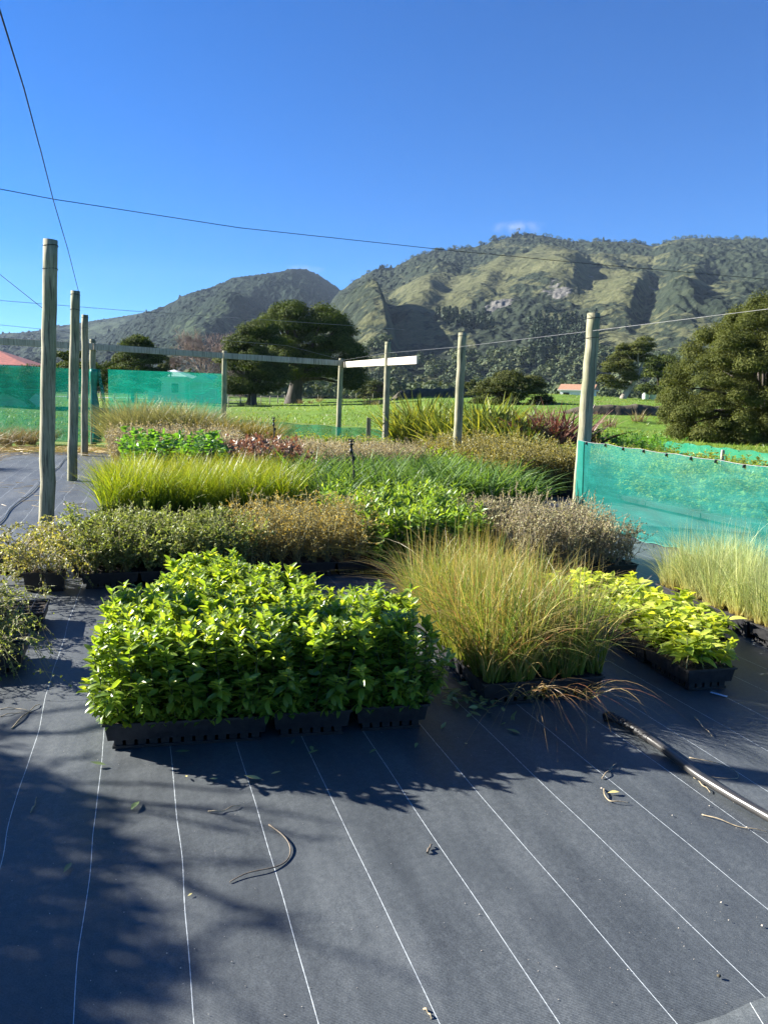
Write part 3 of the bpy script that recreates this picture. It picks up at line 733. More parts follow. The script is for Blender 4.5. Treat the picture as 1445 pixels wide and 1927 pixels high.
def limb(b, p, q, r0, r1, k=9, wob=.06, sag=0.0, n=8):
    p = np.asarray(p, float); q = np.asarray(q, float); L = np.linalg.norm(q - p)
    t = np.linspace(0, 1, k)[:, None]
    w = np.cumsum(rng.normal(0, wob * L / k, (k, 3)), 0) * np.sin(t * math.pi)
    P_ = p + (q - p) * t + w + np.array([0, 0, 1]) * sag * L * np.sin(t * math.pi)
    b.tube(P_, np.linspace(r0, r1, k), n)
    return P_


def tree(name, label, cat, poly, dep, base, ncl, cr, leaf, nper, mat, bark='bark', tr=.45, oblate=.6, thick=.8, group=None, fork=None, limbs=14, hollow=.0, lw=.55, light_gap=0):
    x0, x1 = min(p[0] for p in poly), max(p[0] for p in poly); y0, y1 = min(p[1] for p in poly), max(p[1] for p in poly)
    bp = D(base[0], base[1], dep); bp[2] = float(field_z(bp[0], bp[1])) - .1
    t = thing(name, label, cat, bp, 0, group)
    cm = ((x0 + x1) / 2)
    cen = []
    tries = 0
    while len(cen) < ncl and tries < 60000:
        tries += 1
        x = random.uniform(x0, x1); y = random.uniform(y0, y1)
        if not in_poly(x, y, poly): continue
        xs = [x0, x1]
        rowl = [xx for xx in np.linspace(x0, x1, 24) if in_poly(xx, y, poly)]
        if len(rowl) < 2: continue
        hw = max((rowl[-1] - rowl[0]) / 2, 8); c_ = (rowl[-1] + rowl[0]) / 2
        k = math.sqrt(max(0, 1 - ((x - c_) / hw) ** 2)); f = random.uniform(-1, 1); f = math.copysign(abs(f) ** .5, f)
        dz = f * k * hw * dep / FPX * thick
        q = D(x, y, dep); s_ = (dep + dz) / dep
        q = np.array([0, 0, CH]) + (q - [0, 0, CH]) * 1.0; q[1] += dz; q[0] *= s_; q[2] = CH + (q[2] - CH) * s_
        if light_gap and vnoise(x / light_gap, y / light_gap, 77) < .33: continue
        cen.append(q)
    b = MB()
    for c in cen:
        r = cr * random.uniform(.6, 1.3); n = int(nper * (r / cr) ** 2)
        q = rng.normal(size=(n, 3)); q /= np.linalg.norm(q, axis=1)[:, None]
        q[:, 2] = np.where(q[:, 2] < -.2, -q[:, 2] * .6, q[:, 2])
        rad = rng.uniform(.25, 1.22, (n, 1)) ** .7
        P_ = q * rad * [r, r, r * oblate] + c - bp
        b.diamonds(P_, q + rng.normal(0, .45, (n, 3)) + [0, 0, .25], leaf * rng.uniform(.7, 1.35, n), leaf * lw, 0, np.clip(rng.normal(random.uniform(.3, .7), .2, n), 0, 1))
    b.build('crown', mat, t)
    tb = MB()
    top = np.mean(cen, 0) - bp
    fk = np.array(fork) if fork is not None else top * .45
    P_ = [np.array([0, 0, -.3]), np.array([0, 0, .25]), fk * .3 + [0, 0, .1], fk * .65, fk]
    tb.tube(P_, [tr * 1.5, tr * 1.15, tr * .95, tr * .85, tr * .7], 12)
    pick = random.sample(cen, min(limbs, len(cen)))
    for c in pick:
        st = fk * random.uniform(.6, 1.0)
        limb(tb, st, c - bp, tr * random.uniform(.25, .45), tr * .06, 9, .12, .08)
    tb.build('trunk', M[bark], t)
    return t


tree('dark_tree', 'huge dark spreading tree with a thick trunk, broadest in the field', 'tree',
     [(500, 655), (496, 605), (518, 584), (548, 577), (580, 580), (612, 586), (640, 602), (652, 622), (664, 645), (680, 668), (676, 700), (680, 730), (665, 738), (640, 716), (600, 706), (560, 712), (520, 716), (500, 690)],
     100, (552, 757), 190, 1.4, .25, 700, M['tree_dark'], tr=1.0, oblate=.75, fork=(.6, 0, 4.2), limbs=26, light_gap=14)
tree('dark_tree', 'smaller dark tree with a short trunk at the left foot of the huge one', 'tree',
     [(430, 668), (440, 640), (470, 620), (500, 605), (515, 640), (528, 690), (530, 728), (500, 735), (470, 742), (432, 742), (420, 722), (415, 690)],
     86, (473, 769), 105, 1.3, .23, 640, M['tree_dark'], tr=.55, oblate=.6, fork=(.2, 0, 2.0), limbs=14)
tree('conical_tree', 'dark green cone-shaped tree rising above the left net', 'tree',
     [(262, 630), (283, 645), (295, 678), (302, 705), (285, 738), (215, 738), (188, 704), (212, 672), (240, 645)],
     84, (253, 762), 100, 1.1, .22, 560, M['tree_dark'], tr=.35, fork=(0, 0, 3.5), limbs=10)
tree('round_bush', 'round dark olive bush on the rise behind the flax', 'bush',
     [(888, 775), (892, 745), (912, 716), (945, 704), (985, 704), (1015, 718), (1034, 745), (1030, 772), (1000, 790), (925, 790)],
     72, (960, 800), 130, .75, .16, 480, M['bush_olive'], tr=.22, fork=(0, 0, .8), limbs=24)
tree('leaning_tree', 'olive tree with a bare grey leaning trunk on the rise', 'tree',
     [(1133, 712), (1140, 690), (1158, 664), (1182, 642), (1206, 636), (1228, 645), (1224, 672), (1205, 684), (1190, 720), (1160, 735), (1140, 730)],
     108, (1172, 756), 85, 1.0, .22, 380, M['tree_olive'], bark='bark_pale', tr=.42, fork=(2.2, 0, 4.2), limbs=12, light_gap=16)
tree('dark_tree', 'low dark tree tucked behind the leaning trunk beside the tanks', 'tree',
     [(1205, 700), (1226, 672), (1250, 668), (1272, 676), (1278, 705), (1268, 742), (1212, 742)],
     114, (1240, 760), 46, 1.15, .32, 260, M['tree_dark'], tr=.35, fork=(0, 0, 1.6), limbs=8)
tree('olive_tree', 'large brown-olive bushy tree filling the right edge', 'tree',
     [(1248, 800), (1252, 745), (1266, 702), (1288, 668), (1310, 640), (1345, 612), (1380, 596), (1415, 578), (1450, 562), (1560, 548), (1650, 640), (1650, 850), (1445, 846), (1300, 836), (1262, 824)],
     36, (1440, 850), 620, .50, .10, 800, M['tree_olive'], bark='bark', tr=.26, oblate=1.15, thick=.8, fork=(-.2, 0, 1.4), limbs=60, lw=.4, light_gap=13)
tree('hedge', 'dark shaggy hedge below the red roof, seen through the left net', 'hedge',
     [(-120, 742), (-120, 700), (-60, 690), (0, 696), (40, 688), (90, 694), (140, 686), (182, 692), (190, 742)], 56, (60, 752), 120, .7, .16, 300, M['tree_dark'], tr=.2, thick=.25, limbs=30)
for (px, py, w_, h_, dp, lab) in ((318, 690, 16, 22, 140, 'small green tree just right of the cone-shaped tree'), (130, 682, 26, 26, 95, 'dark rounded tree beside the red roof'),
                                  (702, 738, 24, 22, 150, 'sparse grey-green tree at the foot of the mountain'), (885, 728, 14, 12, 130, 'small tree left of the round bush'),):
    poly = [(px + w_ * math.cos(a), py + h_ * math.sin(a)) for a in np.linspace(0, 6.28, 12)]
    tree('small_tree', lab, 'tree', poly, dp, (px, 752), 30, w_ * dp / FPX * .38, .36, 200, M['tree_dark'] if px < 300 else M['bush_olive'], tr=.2, limbs=6)


def bare_tree(name, label, base, dep, h, w_):
    bp = D(base[0], base[1], dep); bp[2] = float(field_z(bp[0], bp[1])) - .1
    t = thing(name, label, 'tree', bp)
    b = MB(); tw = MB()

    def grow(p, d, L, r, lvl):
        q = p + d * L
        mid = (p + q) / 2 + rng.normal(0, .05 * L, 3)
        if lvl < 3: b.tube([p, mid, q], [r, r * .85, r * .65], 6)
        else: tw.tube([p, mid, q], [max(r, .02), max(r * .8, .018), .012], 3, 0, False, random.random())
        if lvl >= 6: return
        for _ in range(4 if lvl > 1 else 5):
            nd = d + rng.normal(0, .55, 3) + np.array([0, 0, .12]); nd /= np.linalg.norm(nd)
            grow(p + d * L * random.uniform(.5, 1), nd, L * random.uniform(.58, .8), r * .6, lvl + 1)
    for _ in range(3):
        d = np.array([random.uniform(-.3, .3) * w_ / h, random.uniform(-.2, .2), 1]); d /= np.linalg.norm(d)
        grow(np.zeros(3), d, h * .32, .16, 1)
    b.build('trunk', M['bark_pale'], t); tw.build('twigs', M['bare_twig'], t)


bare_tree('bare_tree', 'leafless reddish-grey tree between the cone-shaped and the dark trees', (385, 752), 128, 14.5, 9)
bare_tree('bare_tree', 'small leafless grey tree right of the huge tree', (712, 752), 150, 4.2, 4)

# ------------------------------------------------------------------ houses, tanks, road
def house(name, label, c, rz, w_, d_, eave, ridge, wall, roof, wins=(), hip=True, over=.45, loc_z=None):
    z0 = float(field_z(c[0], c[1])) if loc_z is None else loc_z
    t = thing(name, label, 'house', (c[0], c[1], z0), rz)
    b = MB(); b.box((0, 0, eave / 2 - .3), (w_, d_, eave + .6)); b.build('wall', M[wall], t)
    b = MB(); a, e = w_ / 2 + over, d_ / 2 + over; rl = (a - e * .95) if hip else a
    V = [(-a, -e, eave), (a, -e, eave), (a, e, eave), (-a, e, eave), (-rl, 0, ridge), (rl, 0, ridge),
         (-a, -e, eave - .16), (a, -e, eave - .16), (a, e, eave - .16), (-a, e, eave - .16)]
    b.add(V, [np.array([[0, 1, 5, 4], [2, 3, 4, 5], [0, 6, 7, 1], [1, 7, 8, 2], [2, 8, 9, 3], [3, 9, 6, 0], [9, 8, 7, 6]]), np.array([[1, 2, 5], [3, 0, 4]])])
    b.build('roof', M[roof], t)
    b = MB()
    g = .1
    for (p, q) in (((-a, -e), (a, -e)), ((a, -e), (a, e)), ((-a, -e), (-a, e))):
        b.bar((p[0], p[1], eave - .1), (q[0], q[1], eave - .1), .12, .14)
    b.build('gutter', M['white'], t)
    for (x, z, ww, hh) in wins:
        fr = MB(); y = -d_ / 2 - .03
        for (cx, cz, sx, sz) in ((x, z + hh / 2, ww + .16, .08), (x, z - hh / 2, ww + .16, .08), (x - ww / 2 - .04, z, .08, hh - .08), (x + ww / 2 + .04, z, .08, hh - .08)):
            fr.box((cx, y, cz), (sx, .08, sz))
        f = fr.build('window', M['white'], t)
        gp = MB(); gp.box((x, -d_ / 2 - .012, z), (ww - .01, .03, hh - .1)); gp.build('pane', M['glass'], f)
    return t


c = D(-40, 690, 62); house('farmhouse', 'long house with a red tiled hip roof at the far left', c, RAD(8), 9.0, 7, 3.15, 4.5, 'weatherboard', 'roof_red', [(-2, 1.6, 1.4, 1.1), (2.2, 1.6, 1.4, 1.1)])
c = D(328, 745, 97); t = house('cottage', 'white weatherboard cottage with a porch, seen through the green net', c, RAD(-6), 4.6, 5, 3.1, 4.0, 'weatherboard', 'roof_pale', [(-1.1, 1.7, .9, 1.2), (1.1, 1.7, .9, 1.2)])
b = MB(); b.box((4.2, .6, 1.2), (3.6, 4, 2.4)); b.build('side_wing', M['weatherboard'], t)
b = MB(); V = [(2.2, -1.9, 2.42), (6.3, -1.9, 2.42), (6.3, 3, 2.42), (2.2, 3, 2.42), (4.25, -1.9, 3.5), (4.25, 3, 3.5)]
b.add(V, [np.array([[0, 4, 5, 3], [4, 1, 2, 5]]), np.array([[0, 1, 4], [2, 3, 5]])]); b.build('gable_roof', M['roof_pale'], t)
for x in (2.6, 4.2, 5.9):
    b = MB(); b.box((x, -1.75, 1.1), (.12, .12, 2.6)); b.build('porch_post', M['white'], t)
c = D(1088, 740, 165); c[2] = 0
house('farmhouse', 'low white house with an orange roof behind the green rise', c, RAD(-24), 6.6, 5.5, 2.6, 3.8, 'white', 'roof_orange', [(-2, 1.5, 1.3, 1.1), (2, 1.5, 1.3, 1.1)], hip=False, loc_z=2.0)
for k, (px, wd) in enumerate(((1214, .9), (1228, .8), (1245, .95))):
    p = D(px, 754, 118); z0 = float(field_z(p[0], p[1]))
    t = thing('water_tank', ['pale green tank, nearest the dark tree', 'pale green tank, middle of three', 'pale green tank, rightmost and nearest the large olive tree'][k], 'tank', (p[0], p[1], z0), 0, 'tanks on the rise')
    b = MB(); b.lathe((0, 0, 0), [(wd * .55, -.2), (wd * .55, .95)], 18)
    for z in (.2, .5, .8): b.lathe((0, 0, 0), [(wd * .55, z - .04), (wd * .585, z), (wd * .55, z + .04)], 18)
    b.build('tank_body', M['tank'], t)
    b = MB(); b.lathe((0, 0, 0), [(wd * .56, .95), (wd * .4, 1.08), (.12, 1.14), (.12, 1.2), (0, 1.2)], 18); b.build('lid', M['tank'], t)
b = MB(); pts = [D(px, 741, 118) for px in (-700, 0, 200, 330, 500)]
V = []
for p in pts:
    for dy in (0, 2.2, 4.4):
        x, y = p[0], p[1] + dy; V.append((x, y, float(field_z(x, y)) + .07))
V = np.array(V); i = np.arange(len(pts) - 1)[:, None] * 3; j = np.arange(2)[None]
b.add(V, np.stack([i + j, i + 3 + j, i + 4 + j, i + 1 + j], -1).reshape(-1, 4)); tag(b.build('country_road', M['road']), kind='structure')


def farm_fence(label, pts, step, h=1.0, r=.06, wires=3, mat='post', slope=1.0):
    p0 = np.array(pts[0]); t = thing('farm_fence', label, 'fence', (p0[0], p0[1], float(field_z(p0[0], p0[1]))))
    o = np.array([p0[0], p0[1], float(field_z(p0[0], p0[1]))]); posts = []
    for a, c_ in zip(pts[:-1], pts[1:]):
        a = np.array(a, float); c_ = np.array(c_, float); n = max(1, int(np.linalg.norm((c_ - a)[:2]) / step))
        for k in range(n):
            q = a + (c_ - a) * k / n; posts.append((q[0], q[1]))
    posts.append((pts[-1][0], pts[-1][1])); tops = []
    for (x, y) in posts[:60]:
        z = float(field_z(x, y)); hh = h * random.uniform(.9, 1.1); b = MB(); lean = rng.normal(0, .04, 2)
        b.tube([np.array([x, y, z - .3]) - o, np.array([x + lean[0], y + lean[1], z + hh]) - o], [r, r * .9], 7); b.build('fence_post', M[mat], t)
        tops.append(np.array([x, y, z]))
    b = MB()
    for k in range(wires):
        b.tube([q + [0, 0, h * (.35 + .25 * k)] - o for q in tops], .008, 3)
    b.build('fence_wire', M['wire'], t)
    return t


farm_fence('old farm fence of thin posts running past the huge tree', [D(430, 760, 76), D(560, 770, 112), D(760, 760, 135), D(900, 750, 120)], 4.5)
farm_fence('low fence of pale posts along the dark bank on the right', [D(1105, 785, 57), D(1245, 785, 57), D(1330, 790, 57)], 2.6, .55, .06, 2, 'board')
farm_fence('wooden farm fence across the pasture seen through the left net', [D(-300, 755, 92), D(0, 755, 92), D(190, 755, 98), D(300, 755, 90)], 3, 1.0, .08)
# ------------------------------------------------------------------ timber posts, rails, wires
POSTS = {}


def post(key, label, base, dep, top_px, r=.078, group='round timber posts of the shade frame'):
    bp = G(*base) if dep is None else D(base[0], base[1], dep)
    bp[2] = 0
    d = ray(*top_px); tp = np.array([0, 0, CH]) + d * (bp[1] / d[1])
    h = tp[2]
    t = thing('timber_post', label, 'post', bp, random.uniform(0, 6), group)
    v = tp - bp; a = t.rotation_euler[2]
    v = np.array([v[0] * math.cos(-a) - v[1] * math.sin(-a), v[0] * math.sin(-a) + v[1] * math.cos(-a), v[2]])
    k = 14; P_ = [np.array([0, 0, -.3])] + [v * s for s in np.linspace(0.01, 1, k)]
    P_ = np.array(P_); P_[2:-1, :2] += rng.normal(0, .004, (k - 2, 2))
    b = MB(); b.tube(P_, np.concatenate([[r * 1.04], np.linspace(r * 1.04, r * .93, k) * rng.uniform(.985, 1.015, k)]), 18)
    ch = P_[-1] + np.array([0, 0, .0])
    b.build('shaft', M['post'], t)
    b = MB(); n = 14
    for z in (.06, .30):
        b = MB(); c_ = v * (1 - z / h); a_ = np.linspace(0, 2 * math.pi, n + 1)
        b.tube([c_ + [r * 1.0 * math.cos(q), r * 1.0 * math.sin(q), .006 * math.sin(q * 2)] for q in a_], .0035, 4, 0, False)
        b.build('wire_tie', M['wire'], t)
    POSTS[key] = tp
    return t


post(1, 'tallest-looking weathered post, nearest, standing on the weed mat at left', (87, 990), None, (95, 451))
post(2, 'second weathered post of the left row, right behind the nearest', (136, 905), None, (142, 547))
post(3, 'third and thinnest-looking post of the left row', (159, 858), None, (160, 592))
post(4, 'far left post carrying the grey rail above the end of the net', (175, 800), 22.4, (174, 638), .085)
post(5, 'back post holding the right end of the tall green net', (420, 780), 25.5, (423, 660), .085)
post(6, 'back corner post where the grey rail meets the pale board', (637, 780), 26.0, (642, 674), .085)
post(7, 'post crossing the pale board', (725, 830), 21.0, (730, 643), .085)
post(8, 'post standing among the strap-leaved plants right of centre', (858, 880), 14.6, (870, 626), .08)
post(9, 'thick post at the corner of the near right net', (1098, 800), 9.78, (1117, 589), .085)
p0 = np.array([-2.30, 4.12, 0])
t = thing('timber_post', 'post of the left row just outside the picture on the left', 'post', p0, 0, 'round timber posts of the shade frame')
b = MB(); b.tube([(0, 0, -.3), (0, 0, .01), (.02, 0, 1.6), (.04, 0, 3.2)], [.083, .083, .078, .075], 18); b.build('shaft', M['post'], t)
POSTS[0] = p0 + [.04, 0, 3.2]


def board(label, p, q, w_, h_, mat, cat='rail'):
    b = MB(); d = (q - p); b.bar(p - p, q - p, w_, h_)
    o = b.build('timber_rail', M[mat], None, p)
    md = o.modifiers.new('bevel', 'BEVEL'); md.width = .006; md.segments = 1
    return tag(o, label, cat)


def atz(px, py, key, dy=-.12):
    return D(px, py, POSTS[key][1] + dy)


r4 = atz(175, 652, 4); r5 = atz(420, 669, 5); r6 = atz(640, 683, 6)
lft = r4 + (r4 - r5) * .95
lft2 = D(-60, 638, 22.2)
board('long grey weathered rail left of the far left post', lft2, r4 - (r4 - lft2) * .002, .045, .19, 'board')
board('grey weathered rail between the far left post and the net end post', r4 + (r5 - r4) * .004, r5 - (r5 - r4) * .004, .045, .18, 'board')
board('grey weathered rail running to the back corner post', r5 + (r6 - r5) * .004, r6 + (r6 - r5) * .01, .045, .18, 'board')
board('short pale board nailed across two posts', D(648, 686, 26.1), D(785, 677, 18.5), .045, .19, 'board_pale')


def wire(label, pts, r=.004, mat='wire', sag=0.0, name='wire'):
    P_ = []
    for a, c_ in zip(pts[:-1], pts[1:]):
        for t in np.linspace(0, 1, 12, endpoint=False):
            q = np.asarray(a) * (1 - t) + np.asarray(c_) * t; P_.append(q - [0, 0, sag * math.sin(math.pi * t)])
    P_.append(np.asarray(pts[-1], float)); P_ = np.array(P_)
    b = MB(); b.tube(P_ - P_[0], r, 6); return tag(b.build(name, M[mat], None, P_[0]), label, 'wire')


wire('dark kinked wire hanging down the left sky along the post row', [D(-60, -150, 2.9), D(0, 20, 3.6), D(45, 165, 4.9), D(73, 270, 6.2), D(76, 280, 6.35), D(100, 375, 8.0), D(128, 470, 10.3), D(148, 549, 12.9)], .0042)
wire('long thin wire crossing the sky from left to the mountain', [D(-2600, 60, 4.0), D(-120, 336, 7.3), D(0, 355, 7.6), D(100, 374, 8.0), D(450, 428, 9), D(840, 470, 10.2), D(1120, 497, 11.2), D(1500, 530, 12.5), D(2400, 585, 15)], .0038)
wire('bright wire strung along the tops of the right posts', [D(1600, 562, 7.0), D(1445, 581, 7.8), D(1116, 622, 9.7), D(866, 652, 14.5), D(729, 664, 20.9), D(642, 678, 25.9)], .0022, 'wire_bright')
wire('thin wire from the left edge to the nearest post', [D(-1600, -600, 8), D(-80, 450, 9.5), D(0, 516, 9.2), D(78, 578, 8.6), D(92, 590, 8.5)], .0035)
wire('pale wire crossing behind the left posts below the ridge line', [D(-80, 558, 16), D(0, 565, 16), D(250, 585, 17.2), D(480, 600, 20), D(655, 612, 24), D(760, 620, 26)], .005, 'wire_bright')
wire('low pale wire beside the far left rail', [D(-60, 606, 19), D(0, 611, 19), D(110, 622, 20.5), D(160, 628, 21.5)], .005, 'wire_bright')
wire('thin wire running across the huge tree above the rail', [D(420, 640, 25.4), D(540, 650, 25.6), D(641, 676, 25.9)], .005, 'wire_bright')

# ------------------------------------------------------------------ shade nets
def net_sheet(p, q, z0, z1, nu, nv, wave, seed, zf=None, sag=0.0):
    p = np.asarray(p, float); q = np.asarray(q, float); d = q - p; L = np.linalg.norm(d[:2]); nrm = np.array([-d[1], d[0], 0]) / L
    u = np.linspace(0, 1, nu); v = np.linspace(0, 1, nv); Vv, U = np.meshgrid(v, u, indexing='ij')
    w_ = wave * ((fbm(U * L * .9, Vv * 1.2, 4, seed) - .5) * 2 + .25 * np.sin(U * L * 9 + Vv * 2))
    X = p[0] + d[0] * U + nrm[0] * w_; Y = p[1] + d[1] * U + nrm[1] * w_
    zb = np.asarray(z0(u) if callable(z0) else np.full(nu, z0)); zt = np.asarray(z1(u) if callable(z1) else np.full(nu, z1))
    Z = zb[None] * (1 - Vv) + zt[None] * Vv
    V = np.stack([X, Y, Z], -1).reshape(-1, 3)
    i = np.arange(nv - 1)[:, None] * nu; j = np.arange(nu - 1)[None]
    return V, np.stack([i + j, i + j + 1, i + nu + j + 1, i + nu + j], -1).reshape(-1, 4)


def net(label, p, q, z0, z1, mat, wave=.02, clips=0, dense_end=None, seed=1, nu=120, nv=24, topr=.003, group=None, name='shade_net'):
    p = np.asarray(p, float); q = np.asarray(q, float)
    t = thing(name, label, 'net', (p[0], p[1], 0), 0, group)
    o = np.array([p[0], p[1], 0])
    b = MB(); V, F = net_sheet(p, q, z0, z1, nu, nv, wave, seed); b.add(V - o, F, 0, True); b.build('netting', M[mat], t)
    top = V.reshape(nv, nu, 3)[-1] - o; bot = V.reshape(nv, nu, 3)[0] - o
    b = MB(); b.tube(top + [0, 0, .003], topr, 6); b.build('top_wire', M['wire_bright'] if mat == 'net' else M['net_dense'], t)
    b = MB(); b.tube(bot + [0, 0, .0], .006, 6); b.build('hem', M['net_dense'], t)
    d = (q - p)[:2]; L = np.linalg.norm(d); nn = np.array([d[1], -d[0], 0]) / L
    if dense_end:
        k = max(3, int(dense_end / L * nu)); W_ = V.reshape(nv, nu, 3)[:, :k] + nn * .012
        i = np.arange(nv - 1)[:, None] * k; j = np.arange(k - 1)[None]
        b = MB(); b.add(W_.reshape(-1, 3) - o, np.stack([i + j, i + j + 1, i + k + j + 1, i + k + j], -1).reshape(-1, 4), 0, True); b.build('folded_end', M['net_dense'], t)
    for k in range(clips):
        f = (k + .6) / clips; a = top[int(f * (nu - 1))]
        b = MB(); b.box(a + nn * .008 - [0, 0, .012], (.018, .016, .032)); b.box(a + nn * .02 - [0, 0, .02], (.010, .010, .016)); b.build('clip', M['black_clip'], t)
    return t


nl = G(1080, 985); nl[2] = 0; nr = G(1268, 1035)
nd = (nr - nl) / np.linalg.norm(nr - nl)
nend = nl + nd * 5.2
net('near teal windbreak net with a folded end, right of the beds', nl, nend, lambda u: .02 + .012 * np.sin(u * 40) + .01 * np.sin(u * 93), lambda u: 1.06 - .012 * np.abs(np.sin(u * math.pi * 9)) - .14 * u, 'net', .028, 15, .17, 4, 200, 30)
net('tall green shade net hung left of the far left post', [lft2[0], lft2[1] + .2, 0], [POSTS[4][0], POSTS[4][1] + .05, 0], .05, lambda u: 2.22 - .08 * u, 'net_back', .05, 0, None, 9, 60, 16)
net('tall green shade net between two back posts with a cottage behind', [POSTS[4][0] + .34, POSTS[4][1] + .2, 0], [POSTS[5][0] - .05, POSTS[5][1] + .05, 0], .05, lambda u: 2.16 + .04 * u, 'net_back', .06, 0, None, 12, 60, 16)
# loose rolled end of the left net beside its post
t = thing('rolled_net', 'bunched vertical end of green net tied beside the far left post', 'net', (POSTS[4][0] + .06, POSTS[4][1] - .1, 0))
b = MB(); k = 24; z = np.linspace(.05, 2.15, k); b.tube(np.stack([.03 * np.sin(z * 3), .02 * np.cos(z * 4), z], 1), .10 + .02 * np.sin(z * 7), 10); b.build('bunched_netting', M['net_dense'], t)
b = MB(); b.tube(np.stack([.12 + .12 * np.sin(np.linspace(0, 3.1, k)) ** 2, np.full(k, .05), z], 1), .05, 8); b.build('loose_edge', M['net'], t)
net('low green net across the back of the beds', [POSTS[5][0] + .25, 26.5, 0], [D(800, 800, 24)[0], 24.0, 0], .02, lambda u: .68 - .16 * u + .02 * np.sin(u * 30), 'net_back', .05, 9, None, 15, 90, 12)
pr = D(1240, 830, 24.5); pr2 = D(1700, 850, 15)
net('low dark green net under the large olive tree', [pr[0], pr[1], 0], [pr2[0], pr2[1], 0], .05, lambda u: .44 - .02 * np.sin(u * 60), 'net_back', .05, 8, None, 18, 90, 12)
for (bx, by, dp, hh, lab) in ((693, 830, 21.5, 1.0, 'short stub post by the low back net'), (1358, 872, 13.6, .78, 'short pale stake rising over the near net')):
    p = D(bx, by, dp); p[2] = 0
    b = MB(); b.box((0, 0, hh / 2 - .1), (.12 if bx < 800 else .055, .12 if bx < 800 else .05, hh + .2)); o = b.build('stake', M['post'] if bx < 800 else M['board'], None, p)
    md = o.modifiers.new('bevel', 'BEVEL'); md.width = .008; tag(o, lab, 'stake')

# ------------------------------------------------------------------ plants
PROF_LANCE = [.05, .55, .95, 1.0, .78, .4, .03]
PROF_OVAL2 = [.06, .62, .95, 1.0, .9, .62, .06]
PROF_OVAL = [.08, .75, 1.0, .95, .62, .05]


def unit(v):
    return v / (np.linalg.norm(v, axis=-1, keepdims=True) + 1e-9)


def broadleaf(name, h, nl, L, W, mats, prof=PROF_LANCE, tilt=(.2, 1.0), stems=1, lean=.08, z0=.12, curl=.22, whorl=True, spread=.0, mat_tip=None, dirlean=(0, 0)):
    """(stem mesh, leaf mesh)"""
    sb = MB(); lb = MB()
    for s in range(stems):
        a0 = random.uniform(0, 6.28); hh = h * random.uniform(.85, 1.12); k = 8
        off = np.array([math.cos(a0), math.sin(a0), 0]) * spread * random.uniform(.2, 1)
        t = np.linspace(0, 1, k)[:, None]
        ln_ = np.array([rng.normal(0, lean) + dirlean[0], rng.normal(0, lean) + dirlean[1], 1]) * hh
        P_ = off * (.25 + .75 * t) + ln_ * t + np.cumsum(rng.normal(0, .004, (k, 3)), 0) * [1, 1, 0]
        sb.tube(P_, np.linspace(.0035, .0016, k), 5)
        f = np.sort(rng.uniform(z0, 1, nl)); f[-2:] = rng.uniform(.95, 1.0, 2)
        B = np.stack([np.interp(f, t[:, 0], P_[:, c_]) for c_ in range(3)], 1)
        a = np.arange(nl) * 2.4 + rng.normal(0, .35, nl)
        el = np.interp(f, [0, .5, .85, 1], [-.1, tilt[0], (tilt[0] + tilt[1]) / 2, tilt[1]]) + rng.normal(0, .25, nl)
        d = np.stack([np.cos(a) * np.cos(el), np.sin(a) * np.cos(el), np.sin(el)], 1)
        up = np.array([0, 0, 1.0]) + rng.normal(0, .35, (nl, 3))
        Ls = L * rng.uniform(.65, 1.2, nl) * np.interp(f, [0, .6, .92, 1], [.7, 1, .95, .55])
        Ws = W * rng.uniform(.8, 1.15, nl) * np.interp(f, [0, .6, .92, 1], [.8, 1, .9, .5])
        r = np.clip(rng.normal(.42, .2, nl) + np.interp(f, [0, .8, 1], [-.12, 0, .38]), 0, 1)
        lb.leaves(B, d, up, Ls, Ws, prof, curl * rng.uniform(.2, 1.8, nl), .35, 0, r)
    return sb.mesh(name + '_stem', mats[0]), lb.mesh(name + '_leaf', mats[1])


def grass(name, n, h, W, mat, bend=(.1, .6), br=.03, tilt=.25, k=6, droop=0.0, wind=(0, 0), lohi=(.55, 1.1)):
    b = MB()
    a = rng.uniform(0, 6.28, n); r = br * np.sqrt(rng.random(n)); B = np.stack([r * np.cos(a), r * np.sin(a), np.zeros(n)], 1)
    aa = a + rng.normal(0, .8, n); tl = np.abs(rng.normal(0, tilt, n)) + .03
    d = np.stack([np.cos(aa) * np.sin(tl) + wind[0], np.sin(aa) * np.sin(tl) + wind[1], np.cos(tl)], 1)
    b.blades(B, d, h * rng.uniform(lohi[0], lohi[1], n), W * rng.uniform(.6, 1.3, n), rng.uniform(bend[0], bend[1], n), k, 0, None, droop)
    return b.mesh(name, mat)


